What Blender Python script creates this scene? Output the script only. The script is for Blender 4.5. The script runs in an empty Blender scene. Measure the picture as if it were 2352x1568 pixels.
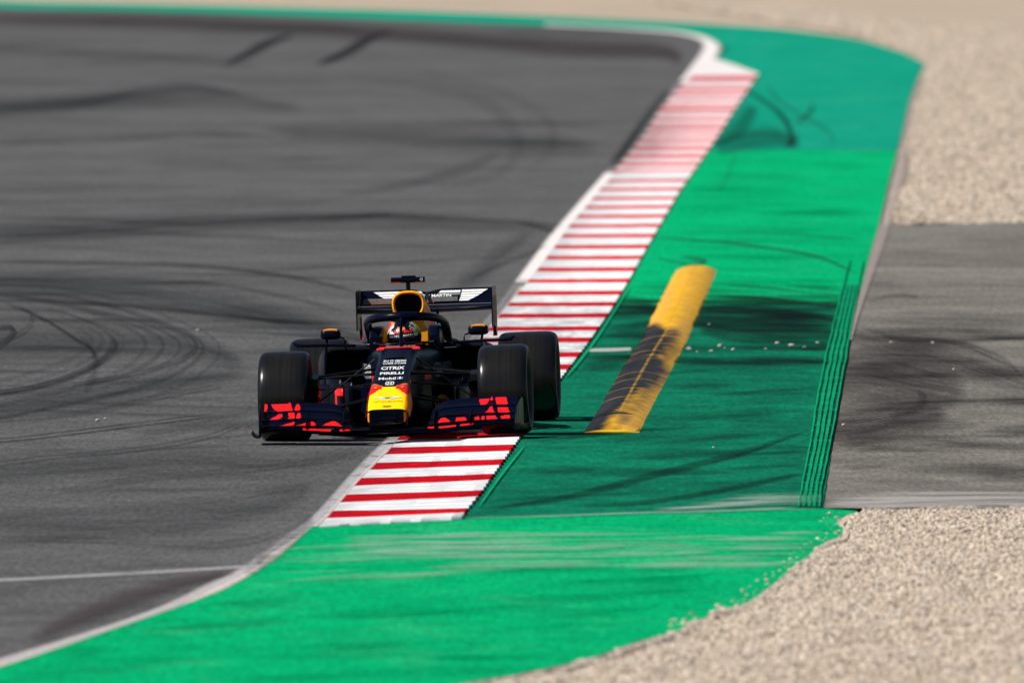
import bpy, math, random
import numpy as np
from mathutils import Vector, Matrix, Euler, noise

random.seed(7)
R = math.radians
scene = bpy.context.scene
COL = scene.collection

# ------------------------------------------------------------------ camera
FPX, PITCH, CAMY, CAMH = 57400.0, 1.4551, -184.0, 5.395   # focal length in photo pixels (2352 wide)
cam_d = bpy.data.cameras.new("camera")
cam = bpy.data.objects.new("camera", cam_d)
COL.objects.link(cam)
cam.location = (0, CAMY, CAMH)
cam.rotation_euler = (R(90 - PITCH), 0, 0)
cam_d.sensor_fit = 'HORIZONTAL'
cam_d.sensor_width = 36
cam_d.lens = FPX / 2352 * 36
cam_d.clip_start = 1
cam_d.clip_end = 12000
cam_d.dof.use_dof = True
cam_d.dof.focus_distance = 183.6
cam_d.dof.aperture_fstop = 6.0
scene.camera = cam

# ------------------------------------------------------------------ sky, sun, exposure
SUN_EL, SUN_AZ = 44.0, 23.0          # azimuth: degrees from picture-left towards the camera
sdir = Vector((-math.cos(R(SUN_AZ)) * math.cos(R(SUN_EL)), -math.sin(R(SUN_AZ)) * math.cos(R(SUN_EL)), math.sin(R(SUN_EL))))
world = bpy.data.worlds.new("World")
scene.world = world
world.use_nodes = True
wn = world.node_tree.nodes
wn.clear()
sky = wn.new("ShaderNodeTexSky")
sky.sky_type = 'NISHITA'
sky.sun_disc = False
sky.sun_elevation = R(SUN_EL)
sky.sun_rotation = math.atan2(sdir.x, sdir.y)
bg = wn.new("ShaderNodeBackground")
bg.inputs['Strength'].default_value = 0.05
wo = wn.new("ShaderNodeOutputWorld")
world.node_tree.links.new(sky.outputs[0], bg.inputs[0])
world.node_tree.links.new(bg.outputs[0], wo.inputs[0])
sl = bpy.data.lights.new("sun", 'SUN')
sl.energy = 5.0
sl.angle = R(0.53)
sl.color = (1.0, 0.955, 0.89)
sun = bpy.data.objects.new("sun", sl)
COL.objects.link(sun)
sun.rotation_euler = sdir.to_track_quat('Z', 'Y').to_euler()
sun.location = (-20, -20, 30)
scene.view_settings.view_transform = 'Standard'
scene.view_settings.look = 'None'
scene.view_settings.exposure = 0.15
scene.view_settings.gamma = 1.0
scene.cycles.transparent_max_bounces = 64

# ------------------------------------------------------------------ survey: photo pixel -> ground point
cp, sp = math.cos(R(PITCH)), math.sin(R(PITCH))

def G(u, v, z=0.0):
    dx, dy = (u - 1176) / FPX, (784 - v) / FPX
    wx, wy, wz = dx, cp + dy * sp, -sp + dy * cp
    t = (z - CAMH) / wz
    return Vector((wx * t, CAMY + wy * t, z))

def interp(t, pts):
    if t <= pts[0][0]: return pts[0][1]
    for (a, b), (c, d) in zip(pts, pts[1:]):
        if t <= c: return b + (d - b) * (t - a) / (c - a)
    return pts[-1][1]

# track edge (paint line against asphalt) and kerb's outer edge, u as a function of v
EDGE = [(-600, 2050), (60, 1690), (120, 1618), (150, 1592), (185, 1562), (230, 1523), (300, 1472), (350, 1434), (397, 1387), (465, 1326), (545, 1256),
        (625, 1196), (690, 1150), (780, 1075), (900, 976), (1011, 882), (1038, 852), (1091, 800), (1146, 752), (1181, 720), (1208, 686), (1233, 645), (1261, 600),
        (1286, 575), (1308, 540), (1338, 475), (1376, 400), (1416, 300), (1461, 150), (1507, 0), (1600, -330), (2200, -2600)]
KERBR = [(-600, 2350), (60, 1830), (170, 1742), (205, 1719), (245, 1692), (325, 1641), (395, 1592), (440, 1561), (510, 1520), (580, 1480), (640, 1447),
         (715, 1402), (795, 1346), (865, 1292), (1003, 1196), (1055, 1159), (1090, 1134), (1128, 1108), (1172, 1072), (1190, 1060), (1300, 1000), (1400, 900), (1531, 700), (1700, 300), (2200, -600)]
ZR = 0.045

def T(u, v):
    a, b = interp(v, EDGE), interp(v, KERBR)
    return ZR * min(1.0, max(0.0, (u - a) / max(60, b - a)))

def P(u, v, off=0.0):
    return G(u, v, T(u, v) + off)

# ------------------------------------------------------------------ mesh helpers
def link(name, me, mat=None, parent=None):
    o = bpy.data.objects.new(name, me)
    COL.objects.link(o)
    if mat is not None and me is not None: me.materials.append(mat)
    if parent is not None: o.parent = parent
    return o

def empty(name, loc=(0, 0, 0), parent=None):
    o = bpy.data.objects.new(name, None)
    o.empty_display_size = 0.2
    COL.objects.link(o)
    o.location = loc
    if parent is not None: o.parent = parent
    return o

def tag(o, label=None, cat=None, group=None, kind=None):
    if label: o['label'] = label
    if cat: o['category'] = cat
    if group: o['group'] = group
    if kind: o['kind'] = kind
    return o

class MB:
    def __init__(s):
        s.v, s.f = [], []
    def add(s, vs, fs):
        n = len(s.v)
        s.v += [tuple(p) for p in vs]
        s.f += [tuple(i + n for i in f) for f in fs]
        return s
    def box(s, c, d, rot=None):
        vs = []
        for x in (-.5, .5):
            for y in (-.5, .5):
                for z in (-.5, .5):
                    p = Vector((x * d[0], y * d[1], z * d[2]))
                    if rot: p = rot @ p
                    vs.append(p + Vector(c))
        return s.add(vs, [(0, 1, 3, 2), (4, 6, 7, 5), (0, 4, 5, 1), (2, 3, 7, 6), (0, 2, 6, 4), (1, 5, 7, 3)])
    def loft(s, rings, cap0=True, cap1=True, closed=True):
        n = len(rings[0])
        vs = [p for r in rings for p in r]
        fs = []
        m = n if closed else n - 1
        for i in range(len(rings) - 1):
            for j in range(m):
                k = (j + 1) % n
                fs.append((i * n + j, i * n + k, (i + 1) * n + k, (i + 1) * n + j))
        if cap0: fs.append(tuple(range(n - 1, -1, -1)))
        if cap1: fs.append(tuple((len(rings) - 1) * n + j for j in range(n)))
        return s.add(vs, fs)
    def tube(s, pts, rad, n=10, flat=1.0, flatdir=None):
        pts = [Vector(p) for p in pts]
        rings = []
        for i, p in enumerate(pts):
            d = (pts[min(i + 1, len(pts) - 1)] - pts[max(i - 1, 0)]).normalized()
            up = flatdir or (Vector((0, 0, 1)) if abs(d.z) < .9 else Vector((0, 1, 0)))
            a = d.cross(up).normalized()
            b = a.cross(d).normalized()
            r = rad[i] if isinstance(rad, (list, tuple)) else rad
            rings.append([p + a * (r * math.cos(2 * math.pi * k / n)) + b * (r * flat * math.sin(2 * math.pi * k / n)) for k in range(n)])
        return s.loft(rings)
    def lathe_x(s, prof, n=48, cx=0, cy=0, cz=0):      # prof: (x, r), axis along x
        rings = [[(cx + x, cy + r * math.cos(2 * math.pi * k / n), cz + r * math.sin(2 * math.pi * k / n)) for k in range(n)] for x, r in prof]
        return s.loft(rings, False, False)
    def sheet(s, grid):
        h, w = len(grid), len(grid[0])
        return s.add([p for r in grid for p in r], [(i * w + j, i * w + j + 1, (i + 1) * w + j + 1, (i + 1) * w + j) for i in range(h - 1) for j in range(w - 1)])
    def plate(s, poly, thick):                            # poly list of 3d points, thickness vector
        n = len(poly)
        t = Vector(thick)
        a = [Vector(p) - t / 2 for p in poly]
        b = [Vector(p) + t / 2 for p in poly]
        return s.add(a + b, [tuple(range(n - 1, -1, -1)), tuple(range(n, 2 * n))] + [(i, (i + 1) % n, n + (i + 1) % n, n + i) for i in range(n)])
    def mesh(s, name):
        me = bpy.data.meshes.new(name)
        me.from_pydata(s.v, [], s.f)
        me.update()
        return me
    def build(s, name, mat=None, parent=None, smooth=False, fix=True, angle=40):
        me = s.mesh(name)
        if fix:
            import bmesh
            bm = bmesh.new(); bm.from_mesh(me)
            bmesh.ops.recalc_face_normals(bm, faces=bm.faces)
            bm.to_mesh(me); bm.free()
        if smooth:
            me.shade_smooth()
            me.set_sharp_from_angle(angle=R(angle))
        return link(name, me, mat, parent)

def paint(o, fn, name="Col"):
    """one flat colour per face from its centre (object space)"""
    me = o.data
    ca = me.color_attributes.new(name, 'FLOAT_COLOR', 'CORNER')
    buf = np.ones((len(me.loops), 4), dtype=np.float32)
    for p in me.polygons:
        c = fn(p.center, p.normal)
        buf[p.loop_start:p.loop_start + p.loop_total, :3] = c
    ca.data.foreach_set("color", buf.ravel())

# ------------------------------------------------------------------ material helpers
class NT:
    def __init__(s, name):
        s.m = bpy.data.materials.new(name)
        s.m.use_nodes = True
        s.t = s.m.node_tree
        s.b = s.t.nodes["Principled BSDF"]
        s.out = s.t.nodes["Material Output"]
    def n(s, typ, **kw):
        x = s.t.nodes.new(typ)
        for k, v in kw.items(): setattr(x, k, v)
        return x
    def l(s, a, b): s.t.links.new(a, b)
    def coord(s, scale=(1, 1, 1), kind='Object'):
        tc = s.n("ShaderNodeTexCoord")
        mp = s.n("ShaderNodeMapping")
        mp.inputs['Scale'].default_value = scale
        s.l(tc.outputs[kind], mp.inputs[0])
        return mp.outputs[0]
    def noise(s, vec, scale, detail=4, rough=.55, dist=0):
        x = s.n("ShaderNodeTexNoise")
        x.inputs['Scale'].default_value = scale
        x.inputs['Detail'].default_value = detail
        x.inputs['Roughness'].default_value = rough
        x.inputs['Distortion'].default_value = dist
        s.l(vec, x.inputs['Vector'])
        return x.outputs[0]
    def ramp(s, fac, stops):
        x = s.n("ShaderNodeValToRGB")
        e = x.color_ramp.elements
        while len(e) > 1: e.remove(e[0])
        e[0].position, e[0].color = stops[0][0], c4(stops[0][1])
        for p, c in stops[1:]:
            k = e.new(p); k.color = c4(c)
        s.l(fac, x.inputs[0])
        return x.outputs[0]
    def mix(s, fac, a, b, mode='MIX'):
        x = s.n("ShaderNodeMix", data_type='RGBA', blend_type=mode)
        if isinstance(fac, (int, float)): x.inputs[0].default_value = fac
        else: s.l(fac, x.inputs[0])
        for v, i in ((a, 6), (b, 7)):
            if isinstance(v, tuple): x.inputs[i].default_value = c4(v)
            else: s.l(v, x.inputs[i])
        return x.outputs[2]
    def math(s, op, a, b=0.0, clamp=False):
        x = s.n("ShaderNodeMath", operation=op, use_clamp=clamp)
        for v, i in ((a, 0), (b, 1)):
            if isinstance(v, (int, float)): x.inputs[i].default_value = v
            else: s.l(v, x.inputs[i])
        return x.outputs[0]
    def bump(s, h, strength, dist=.01):
        x = s.n("ShaderNodeBump")
        x.inputs['Strength'].default_value = strength
        x.inputs['Distance'].default_value = dist
        s.l(h, x.inputs['Height'])
        s.l(x.outputs[0], s.b.inputs['Normal'])
    def set(s, color=None, rough=None, spec=None, metal=None, coat=None):
        for v, k in ((color, 'Base Color'), (rough, 'Roughness'), (spec, 'Specular IOR Level'), (metal, 'Metallic'), (coat, 'Coat Weight')):
            if v is None: continue
            if isinstance(v, tuple): s.b.inputs[k].default_value = c4(v)
            elif isinstance(v, (int, float)): s.b.inputs[k].default_value = v
            else: s.l(v, s.b.inputs[k])
        return s

def c4(c):
    if isinstance(c, (int, float)): c = (c, c, c)
    return (c[0], c[1], c[2], 1.0)

def simple(name, color, rough=.5, spec=.5, metal=0.0, var=.12, scale=30, coat=0):
    t = NT(name)
    nz = t.noise(t.coord(), scale, 5)
    a = tuple(max(0, x * (1 - var)) for x in color)
    b = tuple(min(1, x * (1 + var)) for x in color)
    t.set(t.ramp(nz, [(.3, a), (.7, b)]), rough, spec, metal, coat)
    return t.m

def attr_paint(name, rough=.42, spec=.5, coat=0.0, dirt=.06):
    t = NT(name)
    a = t.n("ShaderNodeAttribute", attribute_name="Col")
    nz = t.noise(t.coord(), 25, 5)
    f = t.ramp(nz, [(.35, (1 - dirt,) * 3), (.65, (1, 1, 1))])
    t.set(t.mix(1.0, a.outputs['Color'], f, 'MULTIPLY'), rough, spec, 0.0, coat)
    return t.m

# ------------------------------------------------------------------ ground materials
def m_asphalt(name, lo, hi, tint, patch=.5, grime=None):
    t = NT(name)
    co = t.coord()
    n1 = t.noise(co, .22, 6, .6, .6)          # big wear patches
    n2 = t.noise(t.coord((1.2, .55, 1)), 1.3, 6, .62, .3)
    n3 = t.noise(co, 55, 3, .7)
    a = t.ramp(n1, [(.3, tuple(lo * x for x in tint)), (.72, tuple(hi * x for x in tint))])
    b = t.ramp(n2, [(.32, .66), (.7, 1.2)])
    c = t.ramp(n3, [(.3, .55), (.7, 1.45)])
    col = t.mix(patch, a, b, 'MULTIPLY')
    col = t.mix(.8, col, c, 'MULTIPLY')
    n4 = t.noise(t.coord((1, .07, 1)), 26, 3, .75)
    col = t.mix(.75, col, t.ramp(n4, [(.3, .62), (.7, 1.4)]), 'MULTIPLY')
    t.set(col, .85, 0.0)
    t.bump(n3, .5, .004)
    return t.m

def m_paintground(name, base, dark, streak=.4, white=0.0, rough=.6, dustc=(.5, .55, .5)):
    t = NT(name)
    co = t.coord((1, .22, 1))
    n1 = t.noise(co, .5, 6, .6, .8)
    n2 = t.noise(t.coord((1, .35, 1)), 2.3, 5, .65, .4)
    n3 = t.noise(t.coord(), 60, 3, .7)
    f = t.math('MULTIPLY', t.math('ADD', n1, n2), .5)
    fac = t.ramp(f, [(.5 - .16, 1.0), (.5 + .14, 0.0)])
    fac2 = t.math('MULTIPLY', fac, streak)
    col = t.mix(fac2, base, dark)
    if white > 0:
        n4 = t.noise(t.coord((1, .3, 1)), .9, 6, .7, .5)
        w = t.math('MULTIPLY', t.ramp(n4, [(.52, 0.0), (.75, 1.0)]), white)
        col = t.mix(w, col, dustc)
    c = t.ramp(n3, [(.25, .86), (.75, 1.1)])
    col = t.mix(1.0, col, c, 'MULTIPLY')
    n5 = t.noise(t.coord((1, .07, 1)), 24, 3, .75)
    col = t.mix(.7, col, t.ramp(n5, [(.3, .66), (.7, 1.3)]), 'MULTIPLY')
    t.set(col, rough, 0.0)
    t.bump(n3, .35, .003)
    return t.m

def m_gravel(name):
    t = NT(name)
    co = t.coord()
    n1 = t.noise(co, .35, 5, .6)
    n2 = t.noise(co, 28, 4, .7)
    a = t.ramp(n1, [(.3, (.45, .37, .29)), (.7, (.55, .455, .36))])
    b = t.ramp(n2, [(.3, .6), (.68, 1.15)])
    t.set(t.mix(1.0, a, b, 'MULTIPLY'), .95, 0.0)
    t.bump(n2, .8, .02)
    return t.m

def m_stone(name):
    t = NT(name)
    oi = t.n("ShaderNodeObjectInfo")
    col = t.ramp(oi.outputs['Random'], [(0, (.20, .165, .135)), (.10, (.33, .275, .22)), (.3, (.46, .38, .30)), (.55, (.54, .45, .36)), (.75, (.60, .505, .41)), (.87, (.45, .40, .355)), (1, (.70, .61, .51))])
    n2 = t.noise(t.coord(), 40, 3, .7)
    t.set(t.mix(.6, col, t.ramp(n2, [(.3, .75), (.7, 1.15)]), 'MULTIPLY'), .92, .1)
    return t.m

def m_decal(name, color, rough=.7, scale=(1, .25, 1), nscale=1.6, cut=(.25, .7), fine=0.0, spec=0.0, lines=0):
    """paint or rubber worn into the surface: opacity = vertex value x soft edge x broken-up noise"""
    t = NT(name)
    op = t.n("ShaderNodeAttribute", attribute_name="op").outputs['Fac']
    if lines: n1 = t.noise(t.n("ShaderNodeAttribute", attribute_name="st").outputs['Vector'], lines, 5, .65, .15)
    else: n1 = t.noise(t.coord(scale), nscale, 6, .68, .3)
    f = t.math('MULTIPLY', op, t.ramp(n1, [(cut[0], 0.0), (cut[1], 1.0)]), True)
    if fine:
        n2 = t.noise(t.coord(), 24, 4, .7)
        f = t.math('MULTIPLY', f, t.ramp(n2, [(.5 - fine, 0.15), (.5 + fine, 1.0)]), True)
    n3 = t.noise(t.coord(), 60, 3, .7)
    col = t.mix(1.0, color, t.ramp(n3, [(.3, .8), (.7, 1.15)]), 'MULTIPLY')
    t.set(col, rough, spec)
    tr = t.n("ShaderNodeBsdfTransparent")
    mx = t.n("ShaderNodeMixShader")
    t.l(f, mx.inputs[0]); t.l(tr.outputs[0], mx.inputs[1]); t.l(t.b.outputs[0], mx.inputs[2])
    t.l(mx.outputs[0], t.out.inputs[0])
    return t.m

M = {}
M['asphalt'] = m_asphalt('track_asphalt', .088, .125, (1.0, 1.0, 1.035))
M['runoff'] = m_asphalt('runoff_asphalt', .13, .205, (1.07, 1.0, .91))
M['gravel'] = m_gravel('gravel_ground')
M['stone'] = m_stone('gravel_stone')
M['green_bright'] = m_paintground('green_paint_fresh', (.003, .43, .165), (.002, .27, .105), .75, .15, dustc=(.05, .46, .24))
M['green_dull'] = m_paintground('green_paint_far', (.008, .315, .20), (.004, .20, .13), .55, .25, dustc=(.10, .42, .30))
M['green_old'] = m_paintground('green_paint_rubbered', (.006, .205, .105), (.006, .075, .052), .9, .10, dustc=(.02, .30, .16))
M['green_front'] = m_paintground('green_paint_foreground', (.003, .41, .15), (.002, .24, .095), .8, .22, dustc=(.10, .47, .26))
M['rubber'] = m_decal('tyre_rubber', (.020, .021, .025), .6, cut=(.30, .68), lines=1.0)
M['rubber_soft'] = m_decal('tyre_rubber_smear', (.010, .020, .020), .65, cut=(.20, .62), lines=.7)
M['rubber_blue'] = m_decal('tyre_rubber_on_kerb', (.03, .03, .045), .6, (1, 1, 1), 3.0, (.35, .62), .25)
M['line_white'] = m_decal('worn_line_paint', (.68, .66, .68), .6, (1, .2, 1), 4.0, (.15, .5), .35)
M['line_far'] = m_decal('line_paint', (.74, .70, .69), .6, (1, .3, 1), 3.0, (.0, .2))
M['line_near'] = m_decal('worn_edge_line', (.76, .71, .715), .6, (1, .3, 1), 3.0, (.05, .35), .4)
M['dust'] = m_decal('pale_dust', (.56, .53, .51), .9, cut=(.25, .62), fine=.4, lines=.6)
M['dust_pink'] = m_decal('pinkish_concrete', (.44, .37, .355), .9, (1, .3, 1), 3.0, (.05, .4), .3)
M['dust_green'] = m_decal('dust_on_green', (.42, .55, .49), .9, cut=(.25, .66), fine=.4, lines=.6)
M['green_shade'] = m_decal('green_paint_roller_marks', (.002, .24, .095), .7, cut=(.25, .75), lines=.6)
M['green_line'] = m_decal('green_paint_edge', (.006, .34, .15), .6, (1, .3, 1), 5.0, (.2, .5))

# ------------------------------------------------------------------ ground sheets
def grid_uv(us, vs, off):
    return [[P(u, v, off) for u in us] for v in vs]

def lin(a, b, n): return [a + (b - a) * i / (n - 1) for i in range(n)]

def densify(pts, step=14):
    out = []
    for (a, b), (c, d) in zip(pts, pts[1:]):
        k = max(1, int(math.hypot(c - a, d - b) / step))
        out += [(a + (c - a) * i / k, b + (d - b) * i / k) for i in range(k)]
    return out + [pts[-1]]

def smooth_pts(pts, n=6):
    """Catmull-Rom through the points"""
    out = []
    q = [pts[0]] + list(pts) + [pts[-1]]
    for i in range(1, len(q) - 2):
        p0, p1, p2, p3 = q[i - 1], q[i], q[i + 1], q[i + 2]
        for k in range(n):
            t = k / n
            out.append(tuple(.5 * ((2 * p1[j]) + (-p0[j] + p2[j]) * t + (2 * p0[j] - 5 * p1[j] + 4 * p2[j] - p3[j]) * t * t + (-p0[j] + 3 * p1[j] - 3 * p2[j] + p3[j]) * t ** 3) for j in range(len(p1))))
    return out + [tuple(pts[-1])]

# ground: gravel-coloured sheet from near the camera out to the horizon
vs = [-655, -640, -600, -540, -460, -380, -300, -220] + lin(-150, 1750, 96) + [1900, 2200, 2700, 3500, 5000, 8000, 14000, 26000]
us = [-60000, -30000, -14000, -8000, -5000, -3200, -2200, -1500, -900] + lin(-500, 2850, 110) + [3300, 4200, 5600, 8000, 14000, 30000, 60000]
ground = tag(MB().sheet(grid_uv(us, vs, -0.035)).build('ground', M['gravel'], fix=False), kind='structure')

def sheet_between(name, mat, rows, off, parent=None, nu=24, wob=0):
    """rows: (v, u_left, u_right)"""
    rows = smooth_rows(rows)
    g = []
    for v, a, b in rows:
        g.append([P(a + (b - a) * k / (nu - 1), v, off) for k in range(nu)])
    return MB().sheet(g).build(name, mat, parent, fix=False)

def smooth_rows(rows, step=8):
    out = []
    for (v0, a0, b0), (v1, a1, b1) in zip(rows, rows[1:]):
        k = max(1, int(abs(v1 - v0) / step))
        for i in range(k):
            t = i / k
            out.append((v0 + (v1 - v0) * t, a0 + (a1 - a0) * t, b0 + (b1 - b0) * t))
    return out + [rows[-1]]

def poly_sheet(name, mat, pts, off, parent=None, su=40, sv=20, lump=0.0):
    """filled outline on the ground, cut into a fine grid so it follows the cross fall"""
    import bmesh
    us_ = [p[0] for p in pts]; vs_ = [p[1] for p in pts]
    bm = bmesh.new()
    f = bm.faces.new([bm.verts.new((p[0], p[1], 0)) for p in pts])
    bmesh.ops.triangulate(bm, faces=[f])
    for axis, lo, hi, step in ((0, min(us_), max(us_), su), (1, min(vs_), max(vs_), sv)):
        x = lo + step
        while x < hi:
            co = (x, 0, 0) if axis == 0 else (0, x, 0)
            no = (1, 0, 0) if axis == 0 else (0, 1, 0)
            bmesh.ops.bisect_plane(bm, geom=bm.verts[:] + bm.edges[:] + bm.faces[:], plane_co=co, plane_no=no)
            x += step
    for v in bm.verts:
        v.co = P(v.co.x, v.co.y, off)
        if lump: v.co.z += lump * (noise.noise(Vector((v.co.x * 2.6, v.co.y * .9, 0))) + .6 * noise.noise(Vector((v.co.x * 7, v.co.y * 2.4, 3))))
    bmesh.ops.recalc_face_normals(bm, faces=bm.faces)
    me = bpy.data.meshes.new(name); bm.to_mesh(me); bm.free()
    if me.polygons and sum(p.normal.z for p in me.polygons) < 0: me.flip_normals()
    return link(name, me, mat, parent)

def ribbon(name, pts, mat, parent, off=.008, op=1.0, soft=.35, nw=7, fade=(.12, .12), smooth=True):
    """a mark on the ground along pixel points (u, v, width); edges and ends fade"""
    q = smooth_pts(pts, 6) if smooth else pts
    n = len(q)
    g, ops, sts, run, sid = [], [], [], 0.0, (pts[0][0] * 7.3 + pts[0][1] * 3.1) % 97
    for i, p in enumerate(q):
        a, b = q[max(0, i - 1)], q[min(n - 1, i + 1)]
        dx, dy = b[0] - a[0], b[1] - a[1]
        L = math.hypot(dx, dy) or 1
        nx, ny = -dy / L, dx / L
        t = i / (n - 1)
        e = min(1, t / fade[0] if fade[0] else 1, (1 - t) / fade[1] if fade[1] else 1)
        row = []
        for k in range(nw):
            s = -1 + 2 * k / (nw - 1)
            row.append(P(p[0] + nx * s * p[2] / 2, p[1] + ny * s * p[2] / 2, off))
            ops.append(op * e * (1 if soft == 0 else min(1, (1 - abs(s)) / soft)))
        g.append(row)
        if i: run += math.hypot(p[0] - q[i - 1][0], p[1] - q[i - 1][1])
        for k in range(nw):
            sts += [run / 160.0, (-1 + 2 * k / (nw - 1)) * p[2] / 5.5, sid]
    o = MB().sheet(g).build(name, mat, parent, fix=False)
    at = o.data.attributes.new("op", 'FLOAT', 'POINT')
    at.data.foreach_set("value", ops)
    o.data.attributes.new("st", 'FLOAT_VECTOR', 'POINT').data.foreach_set("vector", sts)
    if sum(p.normal.z for p in o.data.polygons) < 0: o.data.flip_normals()
    return o

# the track
TOP = [(-40, -2600), (-8, -700), (20, 0), (32, 500), (47, 900), (58, 1176), (66, 1400), (75, 1530), (85, 1590), (100, 1622), (112, 1628), (125, 1621)]
def track_right(v):
    if v < 125: return interp(v, TOP)
    return interp(v, EDGE) + 8
rows = []
for v in lin(-39, 124, 60) + lin(126, 1600, 200) + lin(1620, 2180, 12):
    b = track_right(v)
    rows.append([P(-2600 + (b + 2600) * (k / 39) ** .7, v, 0.0) for k in range(40)])
track = MB().sheet(rows).build('racetrack', M['asphalt'], fix=False)
if sum(p.normal.z for p in track.data.polygons) < 0: track.data.flip_normals()
tag(track, kind='structure')

# run-off areas
GR = [(145, 2124), (185, 2106), (240, 2086), (310, 2071), (400, 2046), (505, 2021), (572, 2001), (647, 1981), (727, 1961), (817, 1946), (932, 1926), (1057, 1906), (1166, 1890)]
def gr(v): return interp(v, GR)
def kr(v): return interp(v, KERBR)

rng = random.Random(3)
g_dull_out = [(1655, 118), (1660, 108), (1650, 96), (1600, 82), (1530, 74), (1400, 65), (1176, 56), (900, 45), (500, 30), (0, 18), (-700, -10), (-700, -26), (0, 3), (200, 8), (500, 14), (900, 25), (1176, 35), (1476, 48), (1726, 60), (1876, 75), (1986, 92), (2076, 120), (2124, 145)]
far_green = list(smooth_pts(g_dull_out[6:][::-1][:0] or g_dull_out[11:], 4))
o_far = [(1652, 98), (1620, 84), (1600, 56), (1640, 57), (1726, 62), (1800, 68), (1876, 77), (1940, 85), (1986, 94), (2030, 107), (2076, 122), (2124, 147)] + [(gr(v) + rng.uniform(-2, 2), v) for v in lin(160, 346, 26)] + [(kr(v), v) for v in lin(347, 172, 20)] + [(1690, 152), (1645, 138), (1652, 125), (1657, 112)]
green_far = tag(poly_sheet('painted_runoff', M['green_dull'], o_far, .004), kind='structure')
o_b = [(kr(v), v) for v in lin(700, 346.5, 36)] + [(gr(346.5), 346.5)] + [(gr(v) + rng.uniform(-1.5, 1.5), v) for v in lin(352, 700, 50)]
green_mid = tag(poly_sheet('painted_runoff', M['green_bright'], o_b, .004), kind='structure')
o_c = [(kr(v), v) for v in lin(1191, 700, 60)] + [(gr(v) + rng.uniform(-1.2, 1.2), v) for v in lin(700, 1166, 60)]
green_old = tag(poly_sheet('painted_runoff', M['green_old'], o_c, .0042), kind='structure')
gravel_edge = [(1971, 1172), (1950, 1180), (1930, 1190), (1920, 1201), (1938, 1213), (1932, 1230), (1896, 1244), (1861, 1274), (1821, 1304), (1791, 1329), (1731, 1374), (1706, 1389), (1636, 1404), (1626, 1417), (1581, 1429), (1556, 1449), (1456, 1474), (1376, 1504), (1276, 1529), (1176, 1549), (1040, 1570), (860, 1600), (500, 1660), (-400, 1800), (-1500, 2000)]
ge = []
for a, b in densify(gravel_edge[:21], 7): ge.append((a + rng.uniform(-2.2, 2.2), b + rng.uniform(-1.2, 1.2)))
GREEN_E = [(1208, 720), (1213, 710), (1248, 675), (1278, 640), (1313, 590), (1348, 525), (1378, 450), (1413, 350), (1446, 250), (1481, 150), (1531, 0), (1640, -330)]
o_d = [(-1500, 1990)] + [(interp(v, GREEN_E) - 3, v) for v in lin(1640, 1209, 70)] + [(722, 1207), (1060, 1191), (1475, 1178), (1890, 1167)] + ge + gravel_edge[21:]
green_front = tag(poly_sheet('painted_runoff', M['green_front'], o_d, .003), kind='structure')
o_r = [(gr(v) - 2, v) for v in lin(1166, 516, 60)] + [(2030 + 11 * i, 516 - i * .18 + rng.uniform(-3, 3)) for i in range(40)] + [(2900, 500), (3600, 700), (3600, 1150), (2352, 1162), (2100, 1167)]
runoff = tag(poly_sheet('tarmac_runoff', M['runoff'], o_r, -.002), kind='structure')

# ------------------------------------------------------------------ paint lines and marks on the track
def line_between(name, top, bot, mat, parent, off, op=1.0, nw=5, soft=.25):
    """strip between two polylines of equal meaning, resampled"""
    def resamp(p, n):
        d = [0]
        for a, b in zip(p, p[1:]): d.append(d[-1] + math.hypot(b[0] - a[0], b[1] - a[1]))
        out = []
        for i in range(n):
            t = d[-1] * i / (n - 1)
            out.append((interp(t, list(zip(d, [q[0] for q in p]))), interp(t, list(zip(d, [q[1] for q in p])))))
        return out
    n = 60
    a, b = resamp(smooth_pts(top, 5), n), resamp(smooth_pts(bot, 5), n)
    g, ops = [], []
    for p, q in zip(a, b):
        row = []
        for k in range(nw):
            t = k / (nw - 1)
            row.append(P(p[0] + (q[0] - p[0]) * t, p[1] + (q[1] - p[1]) * t, off))
            ops.append(op * (min(1, min(t, 1 - t) / soft + .15) if soft else 1))
        g.append(row)
    o = MB().sheet(g).build(name, mat, parent, fix=False)
    o.data.attributes.new("op", 'FLOAT', 'POINT').data.foreach_set("value", ops)
    if sum(p.normal.z for p in o.data.polygons) < 0: o.data.flip_normals()
    return o

# edge line of the foreground curve
line_between('edge_line', [(-330, 1600), (0, 1508), (150, 1463), (300, 1416), (400, 1376), (475, 1338), (540, 1308), (585, 1283)],
             [(-330, 1632), (0, 1531), (150, 1483), (250, 1448), (350, 1414), (450, 1379), (525, 1349), (600, 1306)], M['line_near'], track, .008, .95, soft=.2)
line_between('edge_line', [(570, 1290), (610, 1258), (650, 1231), (690, 1205)], [(590, 1312), (640, 1279), (675, 1249), (722, 1207)], M['line_white'], track, .009, .85, soft=.3)
ribbon('edge_line', [(560, 1318, 40), (620, 1272, 45), (680, 1225, 40), (720, 1185, 26)], M['rubber_blue'], track, .013, .8, .8)
# border line beside the kerb (near part, under the car and the far part)
for v0, v1, wmul, op in ((1208, 905, 1.0, .95), (905, 640, 1.0, .45), (648, 397, 1.0, 1.0), (397, 118, .55, .55)):
    KL = [(118, 1622), (180, 1583), (205, 1557), (253, 1516), (292, 1493), (341, 1455), (394, 1409), (400, 1412), (434, 1380), (475, 1347), (518, 1309), (566, 1276), (618, 1236), (672, 1193), (754, 1125), (873, 1025), (1035, 890), (1070, 856), (1106, 822), (1144, 788), (1180, 757), (1208, 728)]
    vv = lin(v0, v1, 14)
    line_between('border_line', [(interp(v, EDGE), v) for v in vv], [(interp(v, KL) + 6, v) for v in vv], M['line_white'] if v0 != 648 else M['line_far'], track, .0085, op, soft=.12)
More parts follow.
